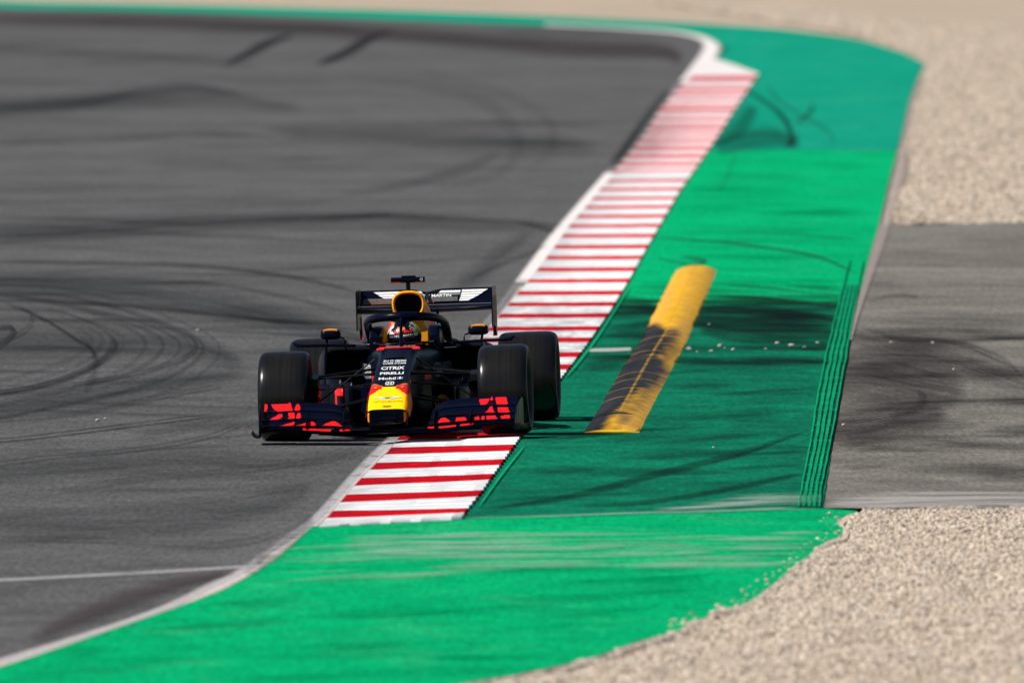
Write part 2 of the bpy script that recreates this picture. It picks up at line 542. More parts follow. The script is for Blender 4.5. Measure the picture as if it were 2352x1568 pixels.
# thin white line across the track, lower left
ribbon('timing_line', [(-400, 1347, 8), (0, 1331, 9), (200, 1321, 9), (420, 1309, 9), (580, 1299, 9)], M['line_white'], track, .009, .62, .5, fade=(0, .02))
band_o = line_between('painted_band', [(-700, -26), (0, 3), (200, 8), (500, 14), (900, 25), (1176, 35), (1476, 48), (1640, 57)], [(-700, -10), (0, 19), (200, 23), (500, 31), (900, 46), (1176, 57), (1476, 70), (1640, 90)], M['green_dull'], green_far, .005, 1, soft=0)
# white line round the far corner
line_between('edge_line', [(1250, 59), (1400, 66), (1530, 75), (1590, 86), (1612, 100), (1606, 122), (1588, 148)],
             [(1250, 55), (1400, 62), (1540, 70), (1620, 84), (1656, 106), (1645, 136), (1612, 152)], M['line_far'], track, .01, 1, soft=.1)
poly = [(1590, 150), (1640, 135), (1690, 150), (1744, 170), (1736, 176), (1585, 179), (1560, 188)]
o = poly_sheet('kerb_end_paint', M['line_far'], poly, .011, track)
o.data.attributes.new("op", 'FLOAT', 'POINT').data.foreach_set("value", [.95] * len(o.data.vertices))
# dark rubbered edge beside the far kerb
ribbon('skid_mark', [(1400, 392, 30), (1450, 325, 34), (1500, 255, 30), (1540, 205, 22)], M['rubber_soft'], track, .012, .75, .8)

def marks(lst, mat, parent, off, soft=.6):
    for i, (op, pts) in enumerate(lst): ribbon('skid_mark', pts, M[mat], parent, off + .0006 * i, op, soft)

marks([
    (1.3, [(510, 150, 8), (560, 128, 20), (600, 106, 24), (634, 92, 18), (678, 79, 6)]),
    (1.3, [(722, 150, 8), (780, 127, 21), (822, 104, 26), (854, 87, 18), (902, 69, 6)]),
    (.55, [(-60, 252, 40), (150, 238, 36), (330, 212, 36), (430, 200, 30), (560, 216, 16)]),
    (.35, [(-60, 330, 14), (250, 318, 14), (480, 306, 16), (640, 318, 10)]),
    (.5, [(-60, 545, 14), (200, 532, 16), (420, 515, 13), (640, 503, 10), (860, 492, 16), (900, 490, 3)]),
    (.7, [(-60, 530, 5), (200, 518, 5), (450, 500, 6), (600, 497, 4), (780, 492, 3)]),
    (.6, [(-60, 556, 5), (200, 545, 5), (420, 528, 5), (620, 520, 3)]),
    (.55, [(700, 505, 14), (860, 494, 20), (1050, 502, 14), (1200, 508, 12), (1300, 520, 5)]),
    (.45, [(-60, 488, 4), (300, 477, 4), (620, 470, 4), (760, 460, 3)]),
    (.8, [(1180, 510, 3), (1225, 517, 9), (1262, 527, 12), (1275, 530, 5)]),
    (.55, [(1080, 640, 4), (1120, 618, 8), (1200, 585, 10), (1260, 560, 4)]),
    (.7, [(-60, 598, 6), (250, 601, 9), (500, 612, 10), (700, 640, 9), (830, 672, 6)]),
    (.45, [(-60, 640, 8), (300, 640, 10), (560, 660, 12), (800, 715, 8)]),
    (.9, [(-60, 670, 7), (150, 690, 9), (330, 702, 10), (520, 722, 10), (700, 738, 9), (880, 742, 5)]),
    (.6, [(-60, 705, 8), (180, 712, 10), (330, 735, 10), (440, 775, 10), (430, 815, 10), (330, 850, 9), (150, 885, 9), (-60, 920, 8)]),
    (.95, [(-60, 905, 12), (60, 890, 14), (150, 866, 14), (225, 830, 14), (262, 795, 12), (255, 770, 8)]),
    (.9, [(0, 692, 5), (60, 712, 7), (120, 742, 9), (170, 775, 8), (210, 802, 5), (215, 825, 4)]),
    (.9, [(-20, 755, 10), (20, 748, 13), (28, 762, 12), (0, 790, 10), (-40, 800, 10)]),
    (.8, [(40, 700, 4), (70, 720, 6), (62, 750, 7), (20, 775, 6), (-30, 785, 5)]),
    (.45, [(180, 770, 10), (215, 810, 16), (212, 860, 20), (190, 900, 10)]),
    (.98, [(-60, 1010, 5), (60, 1002, 6), (200, 985, 7), (350, 966, 6), (500, 948, 4)]),
    (.55, [(-60, 1070, 6), (120, 1045, 7), (300, 1030, 6), (470, 1000, 8), (560, 965, 6)]),
    (.5, [(-60, 965, 6), (180, 945, 9), (380, 905, 10), (520, 880, 6)]),
    (.4, [(100, 1130, 10), (320, 1095, 14), (560, 1075, 12), (760, 1050, 8)]),
    (.35, [(-60, 1180, 14), (250, 1165, 18), (500, 1140, 14), (700, 1110, 10)]),
    (.45, [(-60, 1232, 10), (200, 1235, 10), (420, 1248, 14), (560, 1240, 12), (640, 1215, 8)]),
    (.16, [(700, 170, 16), (950, 190, 34), (1120, 240, 44), (1190, 330, 36), (1130, 400, 36), (980, 440, 20)]), (.12, [(800, 150, 16), (1040, 180, 30), (1230, 250, 36), (1270, 330, 30), (1200, 400, 20)]),
    (.35, [(780, 445, 12), (960, 415, 30), (1080, 380, 30), (1150, 350, 10)]),
    (.3, [(-60, 110, 30), (300, 125, 24), (600, 150, 20)]),
    (.3, [(300, 1000, 26), (480, 960, 30), (600, 930, 20)]),
], 'rubber', track, .012)
marks([
    (.50, [(-200, 640, 70), (200, 660, 90), (500, 700, 90), (760, 760, 60), (900, 800, 30)]),
    (.28, [(-200, 540, 60), (300, 520, 76), (700, 505, 60), (1000, 510, 50), (1250, 525, 20)]),
    (.45, [(-200, 800, 90), (150, 790, 100), (400, 790, 80), (560, 830, 50)]),
    (.40, [(-200, 960, 60), (150, 920, 80), (400, 880, 70), (580, 850, 40)]),
    (.30, [(-200, 1090, 60), (300, 1060, 80), (650, 1060, 60), (850, 1035, 30)]),
    (.32, [(-200, 1200, 60), (300, 1200, 80), (600, 1160, 70), (720, 1110, 40)]),
    (.35, [(-200, 260, 60), (200, 235, 60), (480, 225, 50), (700, 250, 40)]),
    (.30, [(600, 300, 60), (900, 310, 80), (1200, 330, 80), (1380, 340, 40)]),
    (.32, [(1020, 690, 40), (1080, 640, 60), (1150, 580, 50), (1220, 530, 30)]),
], 'rubber_soft', track, .0111, 1.0)
krng = random.Random(23)
for k in range(10):
    r0 = 60 + 42 * k + krng.uniform(-18, 18)
    w_ = krng.uniform(5, 16)
    dy = krng.uniform(-14, 14)
    marks([(krng.uniform(.25, .62), [(-150, 735 - r0 * .16 + dy, w_ * .6), (40 + r0 * .2, 725 - r0 * .13 + dy, w_), (120 + r0 * .55, 745 - r0 * .05 + dy * .5, w_), (150 + r0 * .8, 775 + r0 * .05, w_), (110 + r0 * .62, 825 + r0 * .14 - dy, w_), (-20 + r0 * .2, 870 + r0 * .20 - dy, w_ * .8), (-200, 900 + r0 * .24, w_ * .6)])], 'rubber', track, .0118 + .00003 * k, .9)
nrng = random.Random(5)
def track_streaks(n, v0, v1, wr, opr, lenr, slope):
    for i in range(n):
        v = nrng.uniform(v0, v1); b = track_right(v) - 40
        c = nrng.uniform(-200, b); L_ = nrng.uniform(*lenr)
        x0, x1 = c - L_ / 2, min(b, c + L_ / 2)
        if x1 - x0 < 60: continue
        sl_ = nrng.uniform(*slope); w = nrng.uniform(*wr); cv = nrng.uniform(-30, 30)
        pts = [(x0 + (x1 - x0) * t, v + sl_ * (x1 - x0) * (t - .5) + cv * (t - .5) ** 2, w * (.4 + .6 * math.sin(math.pi * t))) for t in (0, .25, .5, .75, 1)]
        ribbon('skid_mark', pts, M['rubber_soft'], track, .011 + .00004 * i, nrng.uniform(*opr), 1.0, 5, (.3, .3))
track_streaks(40, 460, 960, (3, 14), (.15, .45), (200, 900), (-.06, .06))
track_streaks(26, 960, 1480, (5, 22), (.12, .35), (250, 800), (-.10, -.01))
track_streaks(20, 60, 460, (8, 30), (.12, .35), (250, 900), (-.04, .04))
# violet-brown unworn asphalt along the far outside and in the near corner
ribbon('worn_patch', [(-200, 42, 46), (500, 55, 44), (1000, 85, 50), (1300, 110, 56), (1520, 118, 50), (1560, 150, 30)], m_decal('dark_asphalt_edge', (.06, .052, .056), .8, (1, .3, 1), 1.0, (.1, .5)), track, .0105, .75, 1.0)
ribbon('worn_patch', [(60, 1470, 40), (260, 1385, 60), (420, 1335, 40), (540, 1312, 14)], m_decal('violet_asphalt', (.075, .062, .064), .8, (1, .3, 1), 1.0, (.0, .5)), track, .0105, .7, 1.0)

# ------------------------------------------------------------------ marks on the green and the tarmac
srng = random.Random(11)
def streaks(n, parent, mat, off, v0, v1, ul, ur, wr, opr, lenr, slope=(-.03, .03), bias=1.0):
    for i in range(n):
        v = v0 + (v1 - v0) * srng.random() ** bias
        a, b = ul(v), ur(v)
        L_ = srng.uniform(*lenr)
        c = srng.uniform(a, b)
        x0, x1 = max(a, c - L_ / 2), min(b, c + L_ / 2)
        if x1 - x0 < 30: continue
        sl_ = srng.uniform(*slope); w = srng.uniform(*wr); cv = srng.uniform(-6, 6)
        pts = [(x0 + (x1 - x0) * t, v + sl_ * (x1 - x0) * (t - .5) + cv * (t - .5) ** 2, w * (.4 + .6 * math.sin(math.pi * t))) for t in (0, .25, .5, .75, 1)]
        ribbon('skid_mark', pts, M[mat], parent, off + .00005 * i, srng.uniform(*opr), 1.0, 5, (.3, .3))
ll = lambda v: kr(v) + 6
lr_ = lambda v: gr(v) - 6
streaks(46, green_old, 'rubber_soft', .009, 690, 850, ll, lr_, (8, 34), (.3, .75), (120, 520), bias=1.3)
streaks(34, green_old, 'rubber_soft', .012, 840, 1150, ll, lr_, (6, 26), (.2, .5), (150, 520), (-.10, .0))
streaks(12, green_mid, 'rubber_soft', .009, 655, 698, lambda v: ll(v), lr_, (4, 12), (.3, .7), (120, 420), (.0, .05))
marks([
    (.85, [(1600, 708, 10), (1700, 710, 30), (1820, 724, 34), (1960, 738, 12)]),
    (.8, [(1345, 700, 40), (1420, 705, 60), (1480, 706, 50), (1520, 715, 16)]),
    (.75, [(1600, 752, 30), (1700, 765, 50), (1850, 770, 50), (1955, 770, 20)]),
    (.55, [(1100, 1170, 8), (1300, 1140, 16), (1500, 1090, 22), (1700, 1040, 18), (1860, 985, 6)]),
    (.5, [(1300, 1160, 8), (1500, 1150, 14), (1700, 1115, 16), (1850, 1085, 10)]),
], 'rubber_soft', green_old, .009)
marks([
    (.75, [(1490, 545, 5), (1620, 553, 7), (1760, 568, 8), (1880, 590, 9), (1970, 628, 8)]),
    (.5, [(1560, 535, 3), (1760, 535, 4), (1990, 552, 4)]),
    (.8, [(1650, 652, 4), (1760, 660, 7), (1880, 674, 7), (1975, 682, 4)]),
    (.55, [(1560, 588, 10), (1620, 598, 14), (1580, 606, 10), (1500, 590, 6)]),
    (.6, [(1640, 676, 6), (1760, 684, 12), (1870, 698, 10), (1960, 702, 4)]),
    (.3, [(1650, 440, 6), (1672, 400, 10), (1690, 350, 8)]),
], 'rubber', green_mid, .01)
marks([
    (.5, [(1640, 345, 30), (1700, 325, 60), (1780, 318, 60), (1840, 335, 20)]),
    (.7, [(1700, 200, 8), (1780, 250, 16), (1815, 300, 16), (1815, 340, 14)]),
    (.4, [(1640, 335, 16), (1700, 290, 50), (1730, 240, 40)]),
], 'rubber_soft', green_far, .009)
marks([
    (.9, [(1828, 284, 6), (1850, 268, 12), (1866, 250, 12), (1862, 238, 6)]),
    (.5, [(1760, 195, 8), (1800, 240, 10), (1900, 300, 8), (1915, 340, 6)]),
    (.8, [(1652, 125, 6), (1664, 112, 14), (1670, 104, 6)]),
    (.6, [(1800, 335, 10), (1825, 322, 16), (1830, 300, 8)]),
], 'rubber', green_far, .011)
streaks(40, runoff, 'rubber', .004, 740, 1110, lambda v: gr(v) + 8, lambda v: 2500, (10, 46), (.25, .65), (160, 600), (-.06, .06), bias=1.2)
streaks(18, runoff, 'rubber', .006, 540, 740, lambda v: gr(v) + 8, lambda v: 2500, (5, 16), (.15, .45), (120, 420), (.0, .06))
marks([
    (.6, [(1990, 690, 8), (2060, 676, 11), (2110, 682, 7)]),
    (.5, [(1975, 750, 12), (2080, 780, 26), (2200, 790, 26), (2330, 845, 12)]),
    (.5, [(2060, 770, 7), (2200, 785, 12), (2300, 820, 12), (2352, 870, 10)]),
    (.85, [(1900, 860, 150), (2000, 860, 200), (2100, 880, 200), (2220, 900, 60)]), (.6, [(1930, 760, 40), (2050, 790, 90), (2200, 830, 90), (2400, 900, 40)]),
    (.85, [(1890, 985, 110), (1970, 980, 150), (2080, 960, 120), (2180, 950, 40)]),
    (.6, [(2040, 955, 18), (2090, 942, 28), (2120, 917, 26), (2105, 895, 12)]),
    (.5, [(1960, 1048, 3), (2100, 1042, 3), (2280, 1040, 3)]),
], 'rubber', runoff, .008, 1.0)
ribbon('dust_streak', [(1895, 1158, 10), (2050, 1152, 20), (2250, 1146, 22), (2500, 1140, 24)], M['dust'], runoff, .012, 1.0, .9, fade=(.1, 0))
streaks(44, runoff, 'dust', .013, 1128, 1164, lambda v: gr(v) + 6, lambda v: 2600, (3, 12), (.4, 1.0), (160, 520), (-.02, .01), bias=.6)
streaks(20, green_old, 'dust_green', .0135, 1130, 1168, lambda v: 1480 + (1168 - v) * 6, lambda v: gr(v) - 4, (3, 9), (.3, .9), (100, 320), (-.05, -.01))
ribbon('dust_streak', [(1500, 1172, 6), (1650, 1160, 12), (1780, 1148, 22), (1890, 1140, 26)], M['dust_green'], green_old, .014, .9, .9)
ribbon('dust_streak', [(1060, 1188, 3), (1250, 1184, 6), (1500, 1176, 6), (1890, 1166, 5)], M['dust_green'], green_old, .015, .9, .6)
streaks(70, green_front, 'dust_green', .008, 1222, 1300, lambda v: 780, lambda v: 1900 - max(0, v - 1240) * .9, (4, 16), (.3, .85), (120, 460), (-.02, .0))
streaks(24, green_front, 'dust_green', .012, 1250, 1330, lambda v: 620, lambda v: 1200, (5, 14), (.15, .45), (150, 400), (-.08, -.02))
streaks(40, green_front, 'green_shade', .006, 1300, 1560, lambda v: interp(v, GREEN_E) + 10, lambda v: 1850 - (v - 1240) * 2.1, (8, 34), (.2, .6), (180, 600), (-.06, -.01))
streaks(26, green_mid, 'green_shade', .006, 360, 660, ll, lr_, (6, 26), (.15, .5), (150, 480), (-.01, .04))
# pinkish concrete margin beside the green, and along the foreground gravel
line_between('concrete_margin', [(gr(v) - 1, v) for v in lin(150, 780, 16)], [(gr(v) + 3 + 22 * interp(v, [(150, .4), (250, .5), (330, .7), (400, 1.5), (480, 1.2), (560, 1.2), (700, .5), (780, .1)]), v) for v in lin(150, 780, 16)], M['dust_pink'], runoff, .012, .9, soft=.12)
line_between('concrete_margin', gravel_edge[5:22], [(a - 22 + rng.uniform(-8, 8), b + 18 + rng.uniform(-5, 5)) for a, b in gravel_edge[5:22]], M['dust_pink'], green_front, .014, .9, soft=.2)
# white dash on the green
ribbon('white_dash', [(1350, 804, 9), (1400, 803, 10), (1452, 801, 9)], M['line_far'], green_old, .016, .5, .4, fade=(.03, .03))
# ragged green seam beside the kerb
ribbon('paint_seam', [(1098, 1165, 5), (1150, 1092, 7), (1205, 1022, 6)], M['green_line'], green_old, .016, .9, .5)
ribbon('paint_seam', [(1298, 868, 6), (1330, 830, 8), (1372, 775, 7), (1420, 700, 6), (1450, 655, 4)], M['green_line'], green_old, .016, .9, .5)

# ------------------------------------------------------------------ striped kerb, block by block
def m_kerb(name, base, grime_c, fade=(.7, .7, .7), fade_amt=0.0):
    t = NT(name)
    gr_ = t.n("ShaderNodeAttribute", attribute_name="grime").outputs['Fac']
    n1 = t.noise(t.coord((1, .5, 1)), 3.0, 6, .7, .4)
    n2 = t.noise(t.coord(), 35, 4, .7)
    col = t.mix(t.math('MULTIPLY', t.ramp(n2, [(.35, 0.0), (.75, 1.0)]), .12 + fade_amt), base, fade)
    f = t.math('MULTIPLY', gr_, t.ramp(n1, [(.3, 0.0), (.62, 1.0)]), True)
    col = t.mix(f, col, grime_c)
    chip = t.ramp(n2, [(.22, 1.0), (.30, 0.0)])
    col = t.mix(t.math('MULTIPLY', chip, .5), col, (.16, .15, .15))
    t.set(col, .5, 0.0)
    t.bump(n2, .25, .004)
    return t.m
M['k_white'] = m_kerb('kerb_white_paint', (.66, .67, .69), (.10, .10, .115))
M['k_red'] = m_kerb('kerb_red_paint', (.46, .003, .010), (.06, .01, .02), (.55, .05, .05), .05)
M['k_white_old'] = m_kerb('kerb_white_faded', (.70, .67, .68), (.20, .16, .17), (.55, .36, .37), .25)
M['k_red_old'] = m_kerb('kerb_red_faded', (.48, .022, .04), (.10, .04, .055), (.60, .26, .28), .22)

kerb = tag(empty('kerb', P(1130, 1100, 0)), 'long red and white striped kerb along the inside edge of the corner', 'kerb')
def grime_near(s, v):
    g = .22 + .22 * max(0, 1 - s * 2)
    if 640 < v < 900: g = .62 * min(1, (v - 640) / 70)
    if v > 985: g = max(g, (1 - s) ** 6 * .9 * max(0, 1 - abs(v - 1030) / 50))
    return g
def grime_far(s, v):
    return max(0, .85 - abs(s - .12) * 1.6) * max(0, 1 - abs(v - 330) / 120) + .15
KINV = kerb.matrix_world.copy()
def kerb_block(near, far, mat, ridges, grime):
    """near/far: (v at left end, v at right end)"""
    vm = (near[0] + far[0]) / 2
    ns, per = 15, 6
    rows = []
    nt = ridges * per
    for r_ in range(ridges):
        for ph, h in ((0, 0), (.035, 1), (.07, 1.05), (.4, .85), (.8, .3)): rows.append(((r_ + ph) / ridges, h))
    rows.append((1, 0))
    g, gv = [], []
    def pt(t, s, h):
        vl = near[0] + (far[0] - near[0]) * t
        vr = near[1] + (far[1] - near[1]) * t
        w0 = .9 * noise.noise(Vector((s * 6, near[0] * .37, 0))); w1 = .9 * noise.noise(Vector((s * 6, far[0] * .37, 0)))
        v = vl + (vr - vl) * s + (w0 + (w1 - w0) * t) * min(1, near[0] / 700)
        ul, ur = interp(vl, KL2), kr(vr)
        p = P(ul + (ur - ul) * s, v, .010)
        p.z += h
        return p, v
    for t, h in rows:
        row = []
        for k in range(ns):
            s = k / (ns - 1)
            hh = h * (.009 + .007 * s) * (0.15 + .85 * min(1, s * 6))
            p, v = pt(t, s, hh)
            row.append(p); gv.append(grime(s, v))
        p2 = row[-1].copy(); p2.z -= .04; p2.x += .01
        row.append(p2); gv.append(.2)
        g.append(row)
    # front skirt
    front = [p.copy() - Vector((0, .012, .035)) for p in g[0]]
    g.insert(0, front)
    gv = [.2] * len(front) + gv
    g = [[p - kerb.location for p in r] for r in g]
    o = MB().sheet(g).build('kerb_block', mat, kerb, fix=False)
    o.data.attributes.new("grime", 'FLOAT', 'POINT').data.foreach_set("value", gv)
    if sum(p.normal.z for p in o.data.polygons) < 0: o.data.flip_normals()
    o.data.shade_smooth(); o.data.set_sharp_from_angle(angle=R(15))
    return o
KL2 = [(118, 1622), (172, 1586), (180, 1583), (205, 1557), (253, 1516), (292, 1493), (341, 1455), (394, 1408), (400, 1412), (434, 1379), (475, 1346), (518, 1308), (566, 1275), (618, 1236), (672, 1191), (754, 1122), (873, 1022), (1035, 893), (1070, 858), (1106, 822), (1144, 789), (1180, 759), (1208, 733)]
reds = [(1180.5, 8.5, 1172.5, 5.5), (1144, 9, 1132, 7), (1106, 9, 1094.5, 6.5), (1070, 8, 1060.5, 6.5), (1035, 8, 1027.5, 7.5), (1003, 7.5, 996, 7), (971, 7, 965, 6.5), (940, 7, 935, 6.5), (909, 6.5, 905, 6), (877, 6, 874, 6)]
reds += [(v + 1, h, v, h) for v, h in ((842, 6), (814, 6), (780, 5.5), (754, 5), (724, 5), (698, 4.6), (672, 4.8), (644, 4.3), (618, 4.6), (591, 4.2), (566, 4.4), (541, 4), (518, 3.8), (496, 3.8), (475, 3.6), (455, 3.2), (434, 3.3), (415, 3))]
prev = (1208, 1190)
for vl, hl, vr, hr in reds:
    kerb_block(prev, (vl + hl, vr + hr), M['k_white'], 3, grime_near)
    kerb_block((vl + hl, vr + hr), (vl - hl, vr - hr), M['k_red'], 2, grime_near)
    prev = (vl - hl, vr - hr)
kerb_block(prev, (398, 397), M['k_white'], 2, grime_near)
prev = (398, 397)
for v, h in ((393, 3.5), (377, 4), (359, 4.5), (341, 4.5), (324, 4), (308, 3.5), (292, 5), (274, 4), (254, 5), (240, 3.5), (221, 4), (205, 5), (181, 6.5)):
    kerb_block(prev, (v + h, v + h - 1), M['k_white_old'], 2, grime_far)
    kerb_block((v + h, v + h - 1), (v - h, v - h - 1), M['k_red_old'], 2, grime_far)
    prev = (v - h, v - h - 1)
kerb_block(prev, (172, 171), M['k_white_old'], 1, grime_far)

# ------------------------------------------------------------------ yellow sausage kerb
SL = [(621, 1553), (691, 1515), (732, 1494), (779, 1474), (820, 1444), (879, 1409), (937, 1377), (993, 1340)]
SR = [(621, 1646), (686, 1620), (732, 1600), (794, 1573), (829, 1553), (891, 1520), (940, 1494), (991, 1469)]
sausage = tag(empty('sausage_kerb', P(1405, 990, 0)), 'raised yellow sausage kerb with black tyre rubber on the green run-off', 'kerb')
t = NT('sausage_paint')
a_ = t.n("ShaderNodeAttribute", attribute_name="Col")
nz = t.noise(t.coord((1, .15, 1)), 9, 6, .7, .5)
t.set(t.mix(1.0, a_.outputs['Color'], t.ramp(nz, [(.3, .72), (.7, 1.12)]), 'MULTIPLY'), .42, .03)
M['sausage'] = t.m
HS = .052
def sausage_col(s, v):
    """s: 0..1 across from left, v: survey row; rubber over the near left two thirds, tan scuff on the crown"""
    n = noise.noise(Vector((s * 3, v * .02, 1))) ; n2 = noise.noise(Vector((s * 5, v * .35, 5)))
    yel = Vector((.88, .45, .003)); tan = Vector((.72, .38, .06)); blk = Vector((.007, .006, .010)); gry = Vector((.032, .027, .026))
    c = yel.lerp(tan, max(0, min(1, .35 + .9 * n + .5 * n2)))
    lim = interp(v, [(738, -.25), (755, .25), (772, .7), (800, .93), (850, .96), (900, .90), (940, .74), (975, .60), (993, .55)])
    r = max(0, min(1, (lim - s + .22 * n + .16 * n2 + .1) / .34)) ** .8
    d = blk.lerp(gry, max(0, min(1, .5 * n2 + .35 + .6 * n)))
    return c.lerp(d, r)
seams = [993, 965, 957, 925, 905, 884, 868, 836, 829, 818, 802, 785, 765, 742, 715, 690, 660, 621]
for v0, v1 in zip(seams, seams[1:]):
    mb, cols = MB(), []
    g = []
    nrow = max(4, int((v0 - v1) / 3)) + 2
    for i in range(nrow + 1):
        tt = 0 if i == 0 else 1 if i == nrow else max(.001, min(.999, (i - 1) / (nrow - 2) * (1 - 1.4 / (v0 - v1)) + .7 / (v0 - v1)))
        v = v0 + (v1 - v0) * tt
        lip = 1 if 0 < i < nrow else .72
        row = []
        for k in range(25):
            s = k / 24
            ul, ur = interp(v, SL), interp(v, SR)
            wobl = 1.6 * noise.noise(Vector((v * .06, s, 3)))
            p = P(ul + (ur - ul) * s + wobl, v, .004)
            prof = max(0, 1 - abs(2 * s - 1) ** 2.1)
            ramp_end = min(1, (993 - v) / 4 + .30)
            p.z += HS * prof * ramp_end * (1 if lip == 1 else .93)
            row.append(p - sausage.location)
            c = sausage_col(s, v)
            if i in (0, nrow) and v0 != 993: c = c.lerp(Vector((.66, .36, .01)), max(0, min(1, .75 + 1.2 * noise.noise(Vector((s * 2.5, v0 * .31, 7))))))
            if .48 < s < .53: c = c.lerp(Vector((.68, .38, .01)), max(0, min(.8, .5 + 1.5 * noise.noise(Vector((v * .25, 0, 3))))))
            cols.append((*c, 1))
        g.append(row)
    if v0 == 993:
        base = [Vector((p.x, p.y - .02, (P(interp(993, SL), 993).z) - sausage.location.z - .002)) for p in g[0]]
        g.insert(0, base); cols = [(.72, .46, .02, 1)] * 25 + cols
        for k in range(25): cols[25 + k] = (.72, .46, .02, 1)
    o = mb.sheet(g).build('kerb_segment', M['sausage'], sausage, fix=False)
    if sum(p.normal.z for p in o.data.polygons) < 0: o.data.flip_normals()
    ca = o.data.color_attributes.new("Col", 'FLOAT_COLOR', 'POINT')
    ca.data.foreach_set("color", np.array(cols, dtype=np.float32).ravel())
    o.data.shade_smooth(); o.data.set_sharp_from_angle(angle=R(45))

# ------------------------------------------------------------------ ribbed rumble strip beside the tarmac
RL = [(556, 1966), (617, 1946), (717, 1921), (817, 1896), (917, 1876), (1017, 1861), (1117, 1841), (1163, 1834)]
RR_ = [(556, 1994), (617, 1981), (717, 1962), (817, 1945), (917, 1927), (1017, 1909), (1117, 1888), (1163, 1884)]
strip = tag(empty('rumble_strip', P(1860, 1163, 0)), 'ribbed green rumble strip with dark grooves between painted run-off and tarmac', 'rumble strip')
M['groove'] = m_paintground('groove_green', (.006, .105, .062), (.008, .045, .032), .9)  # groove floor coloured a darker green than the ribs
M['rib'] = m_paintground('rib_paint', (.006, .34, .15), (.005, .12, .07), .7)
g = []
for v in lin(1163, 655, 80):
    a, b = interp(v, RL), interp(v, RR_)
    g.append([P(a + (b - a) * k / 6, v, .0095) - strip.location for k in range(7)])
o = MB().sheet(g).build('groove_base', M['groove'], strip, fix=False)
if sum(p.normal.z for p in o.data.polygons) < 0: o.data.flip_normals()
for r_ in range(5):
    rows = []
    for v in lin(1163, 600 if r_ in (0, 4) else 655, 90):
        a, b = interp(v, RL), interp(v, RR_)
        c = (r_ + .12) / 4.25
        w = .088 if r_ not in (0, 4) else .06
        wob = .035 * noise.noise(Vector((v * .045, r_ * 3.1, 0)))
        pl, pr = P(a + (b - a) * (c + wob - w), v, .008) - strip.location, P(a + (b - a) * (c + wob + w), v, .008) - strip.location
        h = .009 + .003 * noise.noise(Vector((v * .09, r_, 9)))
        rows.append([pl, pl + Vector((.004, 0, h)), pr + Vector((-.004, 0, h)), pr])
    MB().loft(rows, closed=False, cap0=True, cap1=True).build('rib', M['rib'], strip)
for v in [1152, 1140, 1126, 1109, 1090, 1068, 1040, 1012, 978, 942, 905, 868, 830, 795, 760, 730, 700]:
    a, b = interp(v, RL), interp(v, RR_)
    g = [[P(a + (b - a) * k / 8, v - dv, .010 if dv in (0, 2.2) else .014) - strip.location for k in range(9)] for dv in (0, .4, 1.8, 2.2)]
    o = MB().sheet(g).build('cross_bar', M['rib'], strip, fix=False)
    if sum(p.normal.z for p in o.data.polygons) < 0: o.data.flip_normals()

# ------------------------------------------------------------------ stones lying about
M['pale_stone'] = simple('pale_stone', (.42, .39, .36), .9, .1, 0, .35, 60)
def pebble(name, u, v, size, label, group, seed):
    rr = random.Random(seed)
    import bmesh
    bm = bmesh.new()
    bmesh.ops.create_icosphere(bm, subdivisions=2, radius=size / 2)
    off = Vector((seed * 1.7, 0, 0))
    for vt in bm.verts:
        k = 1 + .45 * noise.noise(vt.co / size * 2.2 + off)
        vt.co = Vector((vt.co.x * k * rr.uniform(.97, 1.03) * 1.2, vt.co.y * k, vt.co.z * k * .75))
    zmin = min(vt.co.z for vt in bm.verts)
    for vt in bm.verts: vt.co.z -= zmin
    me = bpy.data.meshes.new(name); bm.to_mesh(me); bm.free()
    o = link(name, me, M['pale_stone'])
    o.location = P(u, v, .006)
    return tag(o, label, 'stone', group)
gst = [(1583, 802, 14), (1654, 794, 12), (1634, 806, 10), (1684, 802, 9), (1785, 788, 11), (1818, 794, 14), (1848, 796, 7), (1878, 786, 8), (1759, 800, 7), (1629, 744, 7), (1601, 806, 5), (1665, 797, 5)]
ordn = ['first', 'second', 'third', 'fourth', 'fifth', 'sixth', 'seventh', 'eighth', 'ninth', 'tenth', 'eleventh']
rowst = sorted([q for q in gst if q[1] > 760])
for i, (u, v, s_) in enumerate(rowst):
    lab = 'pale stone on dark green paint, %s of the row counted from the yellow kerb' % ordn[i]
    pebble('stone', u, v + 3, s_ / 330, lab, 'stones scattered on the dark green paint', i)
pebble('stone', 1629, 747, 7 / 330, 'small pale stone alone on the green above the scattered row', 'stones scattered on the dark green paint', 30)
for i, (u, v, s_) in enumerate([(2047, 786, 9), (2142, 786, 8)]):
    pebble('stone', u, v + 3, s_ / 330, ['pale stone on the grey tarmac just right of the rumble strip', 'pale stone further out on the grey tarmac run-off'][i], 'stones on the grey tarmac', 40 + i)
pebble('stone', 1938, 978, 8 / 300, 'bright white pebble on tarmac close beside the rumble strip', 'stones on the grey tarmac', 50)
pebble('stone', 2191, 850, 6 / 290, 'tiny white pebble among dark tyre marks on the grey tarmac', 'stones on the grey tarmac', 51)
pebble('stone', 1639, 1029, 6 / 310, 'tiny white pebble on dark green paint near the sausage kerb end', 'stones scattered on the dark green paint', 52)
pebble('stone', 224, 968, 9 / 310, 'white stone on the track left of the racing car', 'stones on the track', 53)
pebble('stone', 242, 964, 7 / 310, 'brownish small stone beside the white stone on the track', 'stones on the track', 54)
pebble('stone', 455, 762, 9 / 290, 'small pale fragment lying on the track behind the car', 'stones on the track', 55)

